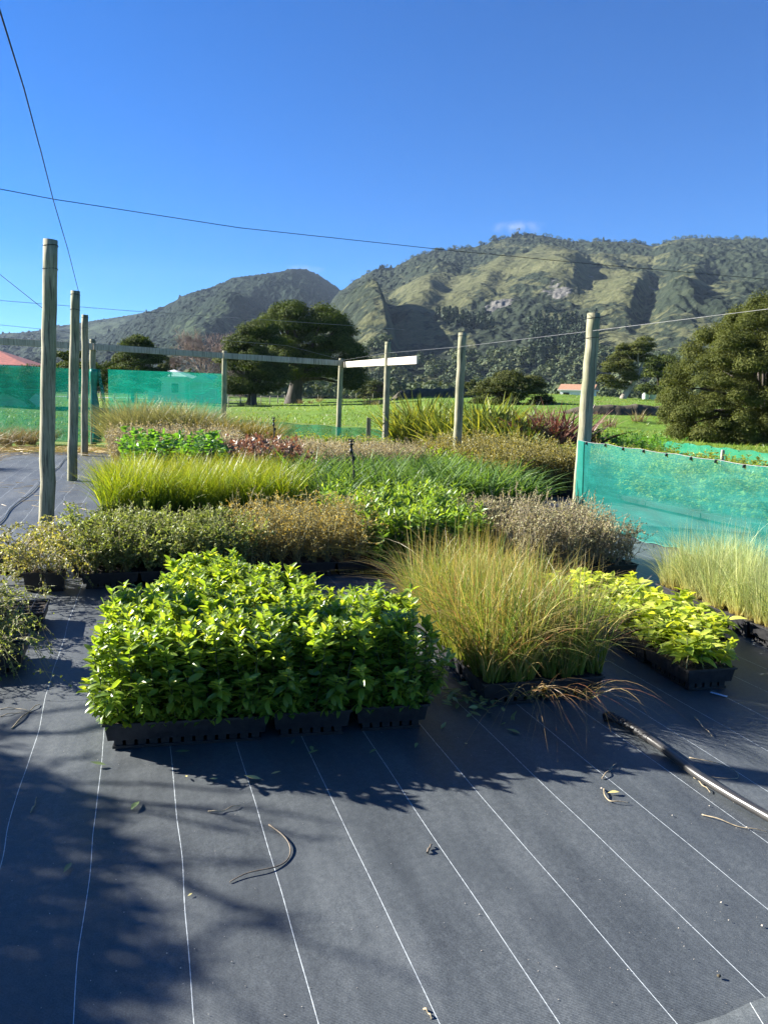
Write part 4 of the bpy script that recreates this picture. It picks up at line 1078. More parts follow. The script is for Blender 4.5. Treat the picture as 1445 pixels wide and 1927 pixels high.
def shrub(name, h, r, nb, nleaf, L, W, mats, up=.8, prof=(.1, 1, .9, .08), sub=4, zl=.15, wild=.3, curl=.1):
    """twiggy small-leaved plant, one mesh: stems and leaves"""
    b = MB(); LP, LD = [], []
    for s in range(nb):
        a = random.uniform(0, 6.28); k = 7
        tip = np.array([math.cos(a) * r * random.uniform(.2, 1), math.sin(a) * r * random.uniform(.2, 1), h * random.uniform(.6, 1.08)])
        t = np.linspace(0, 1, k)[:, None]
        P_ = tip * [1, 1, up] * t + np.array([0, 0, tip[2] * (1 - up)]) * t ** .6 + np.cumsum(rng.normal(0, wild * .06 * h, (k, 3)), 0)
        P_[0] = rng.normal(0, .01, 3) * [1, 1, 0]; P_[:, 2] = np.maximum(P_[:, 2], 0)
        b.tube(P_, np.linspace(.0035, .0012, k), 3, 0, False)
        lines = [P_]
        for q in range(sub):
            f = random.uniform(.25, 1); i0 = min(int(f * (k - 1)), k - 2)
            d = rng.normal(0, 1, 3) * [1, 1, .55] + [0, 0, .35]; d /= np.linalg.norm(d); ll = h * random.uniform(.14, .34)
            Q = P_[i0] + d * ll * np.linspace(0, 1, 4)[:, None] + np.cumsum(rng.normal(0, .06 * ll, (4, 3)), 0); b.tube(Q, [.0018, .0015, .0012, .001], 3, 0, False); lines.append(Q)
        for ql in lines:
            m = max(3, int(nleaf / (nb * (sub + 1)))); f = rng.uniform(.1 if ql is not P_ else zl, 1, m) * (len(ql) - 1); i0 = np.minimum(f.astype(int), len(ql) - 2); w_ = (f - i0)[:, None]
            LP.append(ql[i0] * (1 - w_) + ql[i0 + 1] * w_); dd = unit(ql[i0 + 1] - ql[i0]); LD.append(dd * .5 + rng.normal(0, .7, (m, 3)) + [0, 0, .15])
    LP = np.concatenate(LP); LD = np.concatenate(LD); n = len(LP)
    b.leaves(LP, LD, np.array([0, 0, 1.0]) + rng.normal(0, .6, (n, 3)), L * rng.uniform(.6, 1.3, n), W * rng.uniform(.7, 1.2, n), prof, curl, .2, 1)
    return b.mesh(name, mats)


# --- seedling tray
def tray_mesh(w_, d_, h0=.048, h1=.128, cells=True):
    b = MB()
    loops = [(.014, h0), (.004, h1 - .012), (-.004, h1 - .010), (-.004, h1), (.004, h1), (.010, h1 - .008), (.020, h0 + .012)]
    V = []
    for ins, z in loops:
        V += [(-w_ / 2 + ins, ins, z), (w_ / 2 - ins, ins, z), (w_ / 2 - ins, d_ - ins, z), (-w_ / 2 + ins, d_ - ins, z)]
    k = len(loops); F = []
    for i in range(k - 1):
        for j in range(4):
            F.append([i * 4 + j, i * 4 + (j + 1) % 4, i * 4 + 4 + (j + 1) % 4, i * 4 + 4 + j])
    F.append([(k - 1) * 4 + j for j in range(4)]); F.append([3, 2, 1, 0])
    b.add(V, np.array(F))
    return b.mesh('tray_shell', M['plastic_dusty'])


def feet_mesh(w_, d_, h0=.048):
    b = MB(); nx = max(3, int((w_ - .06) / .045)); ny = max(3, int((d_ - .06) / .045))
    for i in range(nx):
        for j in range(ny):
            if 0 < i < nx - 1 and 0 < j < ny - 1: continue
            x = -w_ / 2 + .03 + (w_ - .06) * (i + .5) / nx; y = .03 + (d_ - .06) * (j + .5) / ny
            b.box((x, y, h0 / 2 + .004), (.034, .034, h0 + .004))
    b.box((0, d_ / 2, .010), (w_ - .06, d_ - .06, .012)); b.box((0, d_ / 2, h0 - .004), (w_ - .075, d_ - .075, .012))
    return b.mesh('cell_feet', M['plastic'])


def soil_mesh(w_, d_, z=.116, mat=None):
    n = 14; xs = np.linspace(-w_ / 2 + .012, w_ / 2 - .012, n); ys = np.linspace(.012, d_ - .012, n); Y, X = np.meshgrid(ys, xs, indexing='ij')
    Z = z + (fbm(X * 30, Y * 30, 3, 4) - .5) * .022
    b = MB(); i = np.arange(n - 1)[:, None] * n; j = np.arange(n - 1)[None]
    b.add(np.stack([X, Y, Z], -1).reshape(-1, 3), np.stack([i + j, i + j + 1, i + n + j + 1, i + n + j], -1).reshape(-1, 4), 0, True)
    return b.mesh('potting_mix', mat or M['soil'])


_tm = {}


def tray_kit(w_, d_):
    key = (round(w_, 3), round(d_, 3))
    if key not in _tm:
        _tm[key] = (tray_mesh(*key), feet_mesh(*key), soil_mesh(*key))
    return _tm[key]


PHI = TH


def place_tray(o, ang, u, v, w_, d_, meshes, nx, ny, label, group, part, scale=(.78, 1.22), jit=.012, feet=True, rotj=True, leafpart='foliage', z=.0):
    ca, sa = math.cos(ang), math.sin(ang)
    cx = o[0] + ca * (u + w_ / 2) - sa * v; cy = o[1] + sa * (u + w_ / 2) + ca * v
    t = thing('seedling_tray', label, 'plant tray', (cx, cy, .006 + z), ang + random.uniform(-.012, .012), group)
    sh, ft, so_ = tray_kit(w_, d_)
    link('tray_shell', sh, t); link('potting_mix', so_, t)
    if feet: link('cell_feet', ft, t)
    for i in range(nx):
        for j in range(ny):
            x = -w_ / 2 + w_ * (i + .5) / nx + random.gauss(0, jit); y = d_ * (j + .5) / ny + random.gauss(0, jit)
            m = random.choice(meshes); s = random.uniform(*scale)
            if isinstance(m, tuple):
                p = link(part, m[0], t, (x, y, .112), random.uniform(0, 6.28)); p.scale = (s, s, s)
                link(leafpart, m[1], p)
            else:
                p = link(part, m, t, (x, y, .112), random.uniform(0, 6.28)); p.scale = (s * random.uniform(.9, 1.1),) * 2 + (s,)
    return t


def bed(origin, ang, cols, tw, td, meshes, nx, ny, desc, where, part, gap=.008, **kw):
    """cols: list of (column offset across, first row, number of rows) in tray units"""
    cells = [(c_[0], r + c_[1]) for c_ in cols for r in range(c_[2])]
    S = set((round(a), round(b_)) for a, b_ in cells); cmin = min(a for a, _ in S); cmax = max(a for a, _ in S)
    rmin = min(b_ for _, b_ in S); rmax = max(b_ for _, b_ in S)
    for (a, b_) in cells:
        front = b_ == min(q for p, q in S if p == a); left = a == cmin; right = a == cmax; bk = b_ == max(q for p, q in S if p == a)
        pos = ('at the near left corner' if front and left else 'at the near right corner' if front and right else 'at the far left corner' if bk and left else
               'at the far right corner' if bk and right else 'along the near edge' if front else 'along the left edge' if left else 'along the right edge' if right else 'along the far edge' if bk else 'in the middle')
        place_tray(origin, ang, a * (tw + gap), b_ * (td + gap), tw, td, meshes, nx, ny, f'tray of {desc} {pos} of {where}', f'trays of {desc}', part, **kw)


mA = [broadleaf('seedling', .36, 58, .059, .0265, (M['stemA'], M['leafA']), PROF_OVAL2, tilt=(.30, .75), z0=.02, lean=.13, curl=.14) for _ in range(7)]
mC = [broadleaf('seedling', .135, 17, .085, .042, (M['stem_brown'], M['leafC']), PROF_OVAL, tilt=(.15, .5), lean=.18, z0=.35, curl=.3) for _ in range(6)]
mG = [broadleaf('seedling', .38, 24, .085, .028, (M['stem'], M['leafG']), tilt=(.2, 1.0), stems=2, spread=.05, lean=.15) for _ in range(5)]
mK = [broadleaf('seedling', .60, 22, .11, .06, (M['stem'], M['leafK']), PROF_OVAL, tilt=(.2, .7), stems=2, spread=.08, lean=.15) for _ in range(4)]
mQ = [broadleaf('seedling', .6, 26, .09, .045, (M['stem'], M['leafQ']), PROF_OVAL, tilt=(.1, .7), stems=3, spread=.10, lean=.2) for _ in range(4)]
mL = [broadleaf('seedling', .56, 24, .10, .045, (M['stem_brown'], M['leafL']), PROF_LANCE, tilt=(.3, 1.0), stems=2, spread=.08, lean=.2) for _ in range(4)]
mB = [grass('grass_clump', 95, .56, .0048, M['grassB'], (-.1, .85), .036, .14, 9, .10, (-.02, -.02), (.3, 1.15)) for _ in range(6)]
mD = [grass('grass_clump', 90, .45, .0036, M['grassD'], (-.1, .8), .03, .18, 7, .03, (.0, 0), (.4, 1.2)) for _ in range(5)]
mI = [grass('grass_clump', 60, .60, .009, M['grassI'], (.1, .55), .05, .26, 5) for _ in range(5)]
mJ = [grass('strap_clump', 26, .64, .030, M['strapJ'], (.15, .8), .05, .28, 6, .05) for _ in range(5)]
mE = [shrub('small_leaved_shrub', .36, .26, 11, 1000, .020, .012, (M['stem_brown'], M['leafE']), sub=5, wild=.35) for _ in range(5)]
mF = [shrub('bronze_shrub', .45, .19, 10, 700, .016, .0075, (M['stem_brown'], M['leafF']), sub=6, wild=.3) for _ in range(5)]
mH = [shrub('twiggy_shrub', .43, .20, 11, 620, .016, .009, (M['twig'], M['leafH']), sub=6, wild=.45) for _ in range(5)]
mM = [shrub('tan_shrub', .55, .22, 9, 520, .026, .017, (M['twig'], M['leafM']), sub=5, wild=.35) for _ in range(4)]
mN = [shrub('olive_shrub', .62, .24, 9, 760, .030, .016, (M['stem_brown'], M['leafN']), sub=5, wild=.3) for _ in range(4)]
mJ2 = [broadleaf('seedling', .42, 22, .10, .03, (M['stem'], M['leafG']), tilt=(.3, 1.1), stems=2, spread=.08, lean=.2) for _ in range(4)]

# A: the near bed of glossy seedlings
oA = G(195, 1400, .05); oA[2] = 0
angA = RAD(11.5)
GA = 'trays of glossy green seedlings in the nearest bed'
place_tray(oA, angA, 0, 0, .68, .335, mA, 14, 7, 'wide black tray of glossy green seedlings, front left of the nearest bed', GA, 'seedling', leafpart='leaves', scale=(.92, 1.08), jit=.009)
place_tray(oA, angA, .70, .015, .345, .335, mA, 7, 7, 'black tray of glossy green seedlings, middle of the front of the nearest bed', GA, 'seedling', leafpart='leaves', scale=(.92, 1.08), jit=.009)
place_tray(oA, angA, 1.07, .03, .335, .335, mA, 7, 7, 'black tray of glossy green seedlings, front right of the nearest bed, standing slightly apart', GA, 'seedling', leafpart='leaves', scale=(.92, 1.08), jit=.009)
AR = 'black tray of glossy green seedlings hidden among the back rows of the nearest bed'
for r in (1, 2):
    place_tray(oA, angA, -.02 * r, .345 * r, .68, .335, mA, 14, 7, 'wide black tray of glossy green seedlings, left end of the nearest bed, %s row' % ('second', 'third')[r - 1], GA, 'seedling', leafpart='leaves', scale=(.92, 1.08), jit=.009)
    place_tray(oA, angA, .70 - .02 * r, .345 * r, .345, .335, mA, 7, 7, AR, GA, 'seedling', leafpart='leaves', scale=(.92, 1.08), jit=.009)
place_tray(oA, angA, 1.05, .375, .335, .335, mA, 7, 7, AR, GA, 'seedling', leafpart='leaves', scale=(.92, 1.08), jit=.009)
for (u, v) in ((.28, 1.035), (.63, 1.035), (.30, 1.38)):
    place_tray(oA, angA, u - .06, v, .345, .335, mA, 7, 7, AR, GA, 'seedling', leafpart='leaves', scale=(.92, 1.08), jit=.009)

mAf = [broadleaf('seedling', .24, 40, .070, .029, (M['stemA'], M['leafA']), PROF_OVAL2, tilt=(-.1, .55), z0=.05, lean=.05, curl=.2, dirlean=(.02, -.55)) for _ in range(4)]
for t in [o for o in bpy.data.objects if o.get('group') == GA]:
    nm = t['label']; wd = .68 if 'wide' in nm else .34
    spots = []
    if 'front' in nm: spots += [(x, .015, 0) for x in np.arange(-wd / 2 + .03, wd / 2, .065)]
    if 'wide' in nm: spots += [(-wd / 2 + .01, y, -math.pi / 2) for y in np.arange(.04, .33, .07)]
    if 'front right' in nm: spots += [(wd / 2 - .02, y, math.pi / 2) for y in np.arange(.04, .33, .07)]
    for (x, y, rz) in spots:
        m = random.choice(mAf); s_ = random.uniform(.6, 1.05) * (.72 if rz < -1 else 1)
        p = link('seedling', m[0], t, (x, y, .112), rz + random.gauss(0, .35)); p.scale = (s_, s_, s_); link('leaves', m[1], p)

# B: tan sedge bed
oB = G(908, 1338); oB[2] = 0
bed(oB, RAD(15), [(0, 0, 4), (1, 0, 4)], .325, .34, mB, 4, 4, 'tall tan and green sedge', 'the sedge bed', 'grass_clump', jit=.015)
# C: yellow-green low seedlings
oC = G(1292, 1308); oC[2] = 0
bed(oC, RAD(13.5), [(0, 0, 4), (1, 1, 3)], .29, .42, mC, 4, 6, 'low yellow-green seedlings', 'their bed', 'seedling', leafpart='leaves', jit=.015)
# D: pale tussock
oD = G(1440, 1236); oD[2] = 0
bed(oD + VX * -.4 + UX * .07, TH - RAD(4), [(0, 0, 5), (1, 0, 5)], .33, .34, mD, 4, 4, 'pale feathery tussock grass', 'its bed', 'grass_clump')
# E, F
bed(np.array([-2.28, 5.68, 0]), TH, [(0, 0, 3), (1, 0, 3), (2, 0, 3)], .42, .36, mE, 3, 3, 'dark olive small-leaved shrubs', 'their bed', 'shrub')
bed(np.array([-1.12, 6.12, 0]), TH, [(0, 0, 3), (1, 0, 3), (2, 0, 3)], .38, .36, mF, 3, 3, 'bronze-brown fine-leaved shrubs', 'their bed', 'shrub', scale=(.7, 1.25))
# G, H
bed(np.array([-.06, 6.3, 0]), TH, [(0, 0, 6), (1, 0, 6), (2, 0, 6), (3, 3, 4)], .36, .36, mG, 4, 4, 'mid-green leafy seedlings', 'their bed', 'seedling', leafpart='leaves')
bed(np.array([1.16, 6.25, 0]), TH, [(0, 0, 4), (1, 0, 4), (2, 0, 3)], .37, .36, mH, 3, 3, 'grey-brown twiggy shrubs', 'their bed', 'shrub')
# I, J
bed(np.array([-3.15, 8.55, 0]), TH, [(k, 0, 5) for k in range(3)], .74, .42, mI, 6, 3, 'bright lime-yellow grass', 'its bed', 'grass_clump')
bed(np.array([-.70, 8.95, 0]), TH, [(k, 0, 6) for k in range(4)], .72, .46, mJ, 5, 3, 'dark green strap-leaved plants', 'their bed', 'strap_clump')
# far beds
bed(np.array([-3.85, 11.3, 0]), TH, [(k, 0, 5) for k in range(3)], .5, .5, mK, 3, 3, 'deep green broad-leaved seedlings', 'their bed', 'seedling', leafpart='leaves')
bed(np.array([-2.3, 11.6, 0]), TH, [(k, 0, 4) for k in range(3)], .40, .5, mL, 3, 3, 'red-bronze leaved plants', 'their bed', 'seedling', leafpart='leaves')
bed(np.array([-5.2, 14.6, 0]), TH, [(k, 0, 4) for k in range(3)], .84, .98, mM, 5, 5, 'pinkish tan shrubs', 'their bed', 'shrub', feet=False, scale=(.95, 1.3))
bed(np.array([-2.55, 15.0, 0]), TH, [(k, 0, 4) for k in range(3)], .5, .55, mM, 3, 3, 'tan shrubs', 'their bed', 'shrub', feet=False, scale=(.75, .95))
bed(np.array([-2.1, 17.3, 0]), TH, [(k, 0, 3) for k in range(5)], .5, .55, mQ, 2, 3, 'light green leafy plants', 'their bed', 'seedling', feet=False, scale=(.7, .9), leafpart='leaves')
bed(np.array([-1.0, 13.1, 0]), TH, [(k, 0, 6) for k in range(2)], 1.0, .5, mM, 6, 3, 'purple-brown shrubs', 'their bed', 'shrub', feet=False, scale=(.85, 1.1))
bed(np.array([.95, 12.6, 0]), TH, [(k, 0, 5) for k in range(3)], .45, .5, mJ2, 3, 3, 'fresh green narrow-leaved seedlings', 'their bed', 'seedling', leafpart='leaves')
bed(np.array([1.85, 12.0, 0]), TH, [(k, 0, 8) for k in range(2)], 1.0, .56, mN, 6, 3, 'olive-tan hedge plants', 'their bed', 'shrub')
bed(np.array([3.35, 13.9, 0]), TH, [(k, 0, 6) for k in range(2)], .5, .56, mQ, 3, 3, 'yellow-green leafy shrubs', 'their strip', 'seedling', feet=False, leafpart='leaves', scale=(.7, .9))
bed(np.array([4.55, 9.0, 0]), TH, [(k, 0, 6) for k in range(3)], 1.1, 1.17, mQ, 6, 6, 'lime-green leafy shrubs', 'their bed', 'seedling', feet=False, leafpart='leaves', scale=(.72, .98))

# tussocks and flax growing in the ground: each one a plant
def clump(name, label, cat, p, mesh, s=1.0, group=None, part='leaves'):
    s = s * .93 if name == 'flax' else s
    o = link(name, mesh, None, p, random.uniform(0, 6.28)); o.scale = (s, s, s)
    return tag(o, label, cat, group)


mTus = [grass('tussock', 260, .95, .009, M['tussock'], (.2, .9), .14, .4, 6, .1) for _ in range(3)]
mPale = [grass('pale_tussock', 240, 1.2, .014, M['pale_fern'], (.1, .6), .18, .35, 6) for _ in range(3)]
mSed = [grass('sedge_clump', 200, 1.0, .018, M['sedge'], (.1, .7), .16, .35, 5) for _ in range(3)]
mFlax = [grass('flax', 190, 1.75, .08, M['flax'], (.1, .5), .25, .30, 7, .03) for _ in range(3)]
mFlaxR = [grass('flax', 170, 1.6, .075, M['flax_red'], (.1, .5), .2, .45, 7, .03) for _ in range(2)]
for k, (px, py, dp) in enumerate(((12, 830, 20.5), (38, 832, 21), (58, 836, 21.5), (-20, 835, 19.5), (-30, 850, 14.6), (92, 836, 21.8), (-60, 838, 20))):
    p = D(px, py, dp); p[2] = 0
    clump('tussock', 'brown tussock grass at the left edge, standing nearest on the mat' if k == 4 else 'brown tussock in the clump against the left net', 'tussock', p, random.choice(mTus), random.uniform(.8, 1.05) * (.8 if k == 4 else 1), 'brown tussocks by the left net')
for k in range(40):
    px = 230 + k * 3.8 + random.uniform(-5, 5); p = D(px, 820, random.uniform(19.6, 21.0)); p[2] = 0
    clump('pale_tussock', 'pale olive feathery grass in the drift before the tall net', 'grass', p, random.choice(mPale), random.uniform(1.1, 1.35), 'pale grasses before the tall net')
for k in range(30):
    px = 352 + k * 5.2 + random.uniform(-5, 5); p = D(px, 820, random.uniform(19.2, 21.5)); p[2] = 0
    clump('sedge_clump', 'yellow-tan sedge in the drift below the net end post', 'sedge', p, random.choice(mSed), random.uniform(.95, 1.2), 'yellow-tan sedges by the net end post')
for k, (px, dp, s, lab) in enumerate(((775, 21.5, .95, 'yellow-green flax at the left end of the flax row'), (815, 21, 1.05, 'yellow-green flax just left of the post among plants'), (842, 20.5, .95, 'yellowish flax half hidden by the post among plants'),
                                      (900, 20.2, 1.1, 'tall green flax right of the post among plants'), (932, 20, 1.15, 'tallest green flax in front of the round bush'), (958, 19.4, .95, 'dark green flax left of the bronze flax'), (985, 18.6, .75, 'low yellow-green flax at the foot of the bronze flax'))):
    p = D(px, 830, dp); p[2] = 0
    clump('flax', lab, 'flax', p, random.choice(mFlax), s, 'green flax plants')
for k, px in enumerate((760, 795, 830, 880, 915, 945, 970)):
    p = D(px + random.uniform(-6, 6), 830, random.uniform(21.5, 23.5)); p[2] = 0
    clump('flax', 'green flax in the second line behind the front flax plants', 'flax', p, random.choice(mFlax), random.uniform(.95, 1.2), 'flax plants of the second line')
for k, (px, dp, s, lab) in enumerate(((1010, 19.6, 1.1, 'bronze flax at the left of the bronze pair row'), (1042, 19.2, 1.15, 'tallest bronze-red flax, middle of its row'), (1078, 19.4, 1.1, 'bronze flax touching the thick corner post'))):
    p = D(px, 830, dp); p[2] = 0
    clump('flax', lab, 'flax', p, random.choice(mFlaxR), s, 'bronze flax plants')
mGS = [broadleaf('green_shrub', .95, 60, .13, .06, (M['stem'], M['leafK']), PROF_OVAL, tilt=(.1, .8), stems=7, spread=.35, lean=.25, z0=.1) for _ in range(3)]
for k in range(12):
    p = D(1105 + k * 13 + random.uniform(-6, 6), 830, random.uniform(18.5, 21)); p[2] = 0
    m = random.choice(mGS)
    t = thing('green_shrub', 'leafy green shrub in the row behind the thick corner post', 'shrub', p, random.uniform(0, 6), 'green shrubs behind the corner post')
    s = random.uniform(.7, .95); t.scale = (s, s, s); link('stem', m[0], t); link('leaves', m[1], t)
for k in range(5):
    p = D(958 + k * 16, 840, 20.8); p[2] = 0
    m = random.choice(mGS); t = thing('green_shrub', 'dark leafy shrub at the foot of the round bush', 'shrub', p, random.uniform(0, 6), 'dark shrubs under the round bush')
    link('stem', m[0], t); link('leaves', m[1], t)

# ------------------------------------------------------------------ left side: pots and trays of trailing shrubs
def trailing(name, r, h, drop, nb, nleaf, L, W, mats):
    b = MB(); LP, LD = [], []
    for k in range(nb):
        a = random.uniform(0, 6.28); rr = r * random.uniform(.35, 1.1); hh = h * random.uniform(.4, 1.2); dr = drop * random.uniform(.3, 1.1); n = 9
        t = np.linspace(0, 1, n)[:, None]
        P_ = np.concatenate([math.cos(a) * rr * t, math.sin(a) * rr * t, hh * np.sin(t * 2.2) - dr * t ** 3], 1) + np.cumsum(rng.normal(0, .012, (n, 3)), 0)
        P_[:, 2] = np.maximum(P_[:, 2], -.105)
        b.tube(P_, np.linspace(.003, .001, n), 3, 0, False)
        lines = [P_]
        for q in range(4):
            i0 = random.randint(2, n - 2); d = unit(rng.normal(0, 1, 3) * [1, 1, .6] + [math.cos(a) * .6, math.sin(a) * .6, 0]); ll = r * random.uniform(.2, .45)
            Q = P_[i0] + d * ll * np.linspace(0, 1, 5)[:, None]; Q[:, 2] = np.maximum(Q[:, 2] - ll * .3 * np.linspace(0, 1, 5) ** 2, -.105); b.tube(Q, .0012, 3, 0, False); lines.append(Q)
        for ql in lines:
            m = max(4, int(nleaf / (nb * 5))); f = rng.uniform(.12, 1, m) * (len(ql) - 1); i0 = np.minimum(f.astype(int), len(ql) - 2); w_ = (f - i0)[:, None]
            LP.append(ql[i0] * (1 - w_) + ql[i0 + 1] * w_); LD.append(unit(ql[i0 + 1] - ql[i0]) * .5 + rng.normal(0, .7, (m, 3)))
    LP = np.concatenate(LP); LD = np.concatenate(LD); n = len(LP)
    b.leaves(LP, LD, np.array([0, 0, 1.0]) + rng.normal(0, .6, (n, 3)), L * rng.uniform(.6, 1.3, n), W * rng.uniform(.7, 1.2, n), (.1, 1, .9, .08), .1, .2, 1)
    return b.mesh(name, mats)


mS = [trailing('trailing_shrub', .36, .20, .28, 16, 900, .016, .009, (M['stem_brown'], M['leafE'])) for _ in range(4)]
mS2 = [trailing('trailing_shrub', .46, .26, .25, 16, 1500, .024, .013, (M['twig'], M['leafS'])) for _ in range(3)]
gsl = 'trays of trailing shrubs at the left edge'
for (px, py, lab, nx, ny, z) in ((84, 1192, 'raised black cell tray with bare cells and trailing olive shrubs at the left edge', 2, 2, .0), (44, 1275, 'black tray of drooping olive shrubs, nearest at the left edge', 2, 2, 0)):
    p = G(px, py)
    oS = p - UX * .50
    t = place_tray(oS, TH, 0, 0, .50, .34, mS, nx, ny, lab, gsl, 'trailing_shrub', scale=(.8, 1.1))
    for ch in list(t.children):
        if ch.name.startswith('trailing_shrub') and ch.location.x > .06 and py < 1200:
            ch.location.x -= .2
    b = MB()
    for i in range(6): b.box((-.25 + .5 * (i + .5) / 6 + .04, .17, .128), (.006, .31, .012))
    for j in range(4): b.box((0.0, .02 + .30 * (j + .5) / 4, .1285), (.47, .006, .010))
    b.build('cell_grid', M['plastic_dusty'], t)
for k in range(2):
    p = G(66 + 40 * k, 1112); lab = ('black square pot with a sprawling tan shrub, left of a pair', 'black square pot with a sprawling tan shrub, right of a pair')[k]
    t = thing('plant_pot', lab, 'pot', (p[0], p[1], .006), TH, 'paired square pots at left')
    b = MB(); V = []
    prof = [(.055, 0), (.07, .135), (.075, .135), (.075, .15), (.066, .15), (.06, .1)]
    for r, z in prof: V += [(-r, -r, z), (r, -r, z), (r, r, z), (-r, r, z)]
    F = [[i * 4 + j, i * 4 + (j + 1) % 4, i * 4 + 4 + (j + 1) % 4, i * 4 + 4 + j] for i in range(len(prof) - 1) for j in range(4)] + [[20, 21, 22, 23], [3, 2, 1, 0]]
    b.add(V, np.array(F)); b.build('pot', M['plastic'], t)
    b = MB(); b.box((0, 0, .12), (.12, .12, .02)); b.build('potting_mix', M['soil'], t)
    link('shrub', mS2[k], t, (0, 0, .13), k)
for k, (px, py) in enumerate(((150, 1085), (185, 1070), (120, 1060), (40, 1085), (10, 1080), (215, 1080))):
    p = G(px, py)
    t = thing('plant_pot', 'black pot of sprawling tan and olive shrub among the left pots', 'pot', (p[0], p[1], .006), random.uniform(0, 1), 'sprawling shrubs in pots at left')
    b = MB(); b.lathe((0, 0, 0), [(.0, .003), (.05, .003), (.066, .13), (.07, .13), (.07, .142), (.062, .142), (.055, .10), (0, .10)], 18); b.build('pot', M['plastic'], t)
    link('shrub', mS2[k % 3], t, (0, 0, .11), k)

# ------------------------------------------------------------------ off-picture shrub whose shade falls across the lower left
t = thing('shade_tree', 'feathery small tree left of the picture that shades the weed mat', 'tree', (-5.26, 2.8, 0))
b = MB(); cl = MB()
b.tube([(0, 0, -.2), (.03, 0, .4), (0, .02, 1.0), (.02, -.1, 1.7), (0, -.2, 2.3)], [.07, .06, .05, .035, .015], 8)
m = 130000
q = rng.normal(size=(m, 3)); q /= ((np.abs(q) ** 3.2).sum(1) ** (1 / 3.2))[:, None]; q *= rng.uniform(.2, 1, (m, 1)) ** .4
Q = q * [.75, 1.6, 1.12] + [0, -.15, 1.1]
Q[:, 2] += -.13 * Q[:, 1] + .25 * (fbm(Q[:, 1] * 3 + 9, Q[:, 0] * 3, 3, 6) - .5)                                     # the crown rises towards the camera
Q = Q[Q[:, 2] > .05]; m = len(Q)
cl.leaves(Q, rng.normal(0, 1, (m, 3)), rng.normal(0, 1, (m, 3)), rng.uniform(.04, .08, m), rng.uniform(.012, .022, m), (.2, 1, .8, .05), .1, .2)
for k in range(60):                       # whips standing out of the crown
    y0 = random.uniform(-1.8, 1.45); z = random.uniform(1.5, 2.15) - .13 * y0; a = random.uniform(0, 6.28); e = random.uniform(.1, .8); L = random.uniform(.4, 1.05)
    d = np.array([abs(math.cos(a)) * math.cos(e), math.sin(a) * math.cos(e), math.sin(e)])
    P_ = np.array([random.uniform(-.3, .6), y0, z]) + d * L * np.linspace(0, 1, 7)[:, None] + np.cumsum(rng.normal(0, .03, (7, 3)), 0)
    b.tube(P_, np.linspace(.014, .004, 7), 4, 0, False)
    m = 42; f = rng.uniform(.1, 1, m) * 5.99; i0 = f.astype(int); w_ = (f - i0)[:, None]
    Q = P_[i0] * (1 - w_) + P_[np.minimum(i0 + 1, 6)] * w_
    cl.leaves(Q, rng.normal(0, 1, (m, 3)) + d, rng.normal(0, 1, (m, 3)), rng.uniform(.03, .08, m), .011, (.2, 1, .8, .05), .1, .2)
b.build('trunk', M['bark'], t); cl.build('crown', M['leafE'], t)

# ------------------------------------------------------------------ irrigation
pts = [G(1148, 1352, .02), G(1180, 1367, .02), G(1240, 1407, .02), G(1310, 1462, .02), G(1380, 1505, .02), G(1450, 1545, .02), G(1600, 1630, .02), G(1600, 1630, .02) + [1.2, -.75, 0], G(1600, 1630, .02) + [3.2, -1.7, 0], G(1600, 1630, .02) + [6.5, -2.6, 0]]
pts = np.array(pts); pts[:, 2] = .03
t = thing('irrigation_pipe', 'thick black irrigation pipe lying on the mat at lower right', 'pipe', (pts[0][0], pts[0][1], 0))
o = np.array([pts[0][0], pts[0][1], 0])
s_ = np.linspace(0, len(pts) - 1, 90); P_ = np.stack([np.interp(s_, np.arange(len(pts)), pts[:, k]) for k in range(3)], 1) - o
for _ in range(6): P_[1:-1] = (P_[:-2] + P_[2:]) / 4 + P_[1:-1] / 2
b = MB(); b.tube(P_, .0185, 18); b.build('pipe_run', M['hose'], t)
b = MB(); q = P_[:18]; a = np.linspace(0, 1, 70); Q = np.stack([np.interp(a, np.linspace(0, 1, 18), q[:, k]) for k in range(3)], 1)
b.tube(Q, .0205 + .0012 * np.sign(np.sin(a * 75)) * 1, 14); b.build('wrapped_joint', M['plastic_dusty'], t)
b = MB(); b.tube([P_[0] + [-.03, .01, -.01], P_[0] + [0, 0, 0], P_[0] + [.012, -.006, 0]], [.017, .024, .024], 14); b.build('end_cap', M['plastic'], t)


def sprinkler(label, base, dep, top_px):
    p = D(base[0], base[1], dep); p[2] = 0; tp = D(top_px[0], top_px[1], dep) - p; h = tp[2]
    t = thing('sprinkler', label, 'sprinkler', p, 0, 'stake sprinklers in the beds')
    b = MB(); z = np.linspace(0, 1, 10)[:, None]; P_ = tp * z + np.array([.05, 0, 0]) * np.sin(z * math.pi) * (1 if dep < 12 else .3)
    b.tube(P_, .011, 8); b.build('riser', M['plastic'], t)
    b = MB(); c = tp
    b.lathe(c, [(.0, -.10), (.02, -.10), (.022, -.06), (.016, -.05), (.016, .0), (.03, .01), (.03, .022), (.0, .03)], 12)
    b.build('nozzle', M['plastic'], t)
    b = MB(); b.bar(c + [-.035, 0, .03], c + [-.028, 0, .075], .008, .010); b.bar(c + [.035, 0, .03], c + [.028, 0, .075], .008, .010); b.box(c + [0, 0, .078], (.08, .014, .012)); b.lathe(c, [(0, .03), (.012, .035), (.028, .06), (.0, .066)], 10)
    b.build('spinner', M['plastic'], t)
    b = MB(); b.box(c + [.03, .0, -.16], (.035, .03, .05)); b.build('clamp', M['plastic'], t)
    b = MB(); b.tube([p * 0 + [.06, .02, -.1], np.array([.055, .02, .4 * h]), np.array([.04, .02, .85 * h])], .006, 6); b.build('stake_rod', M['wire'], t)


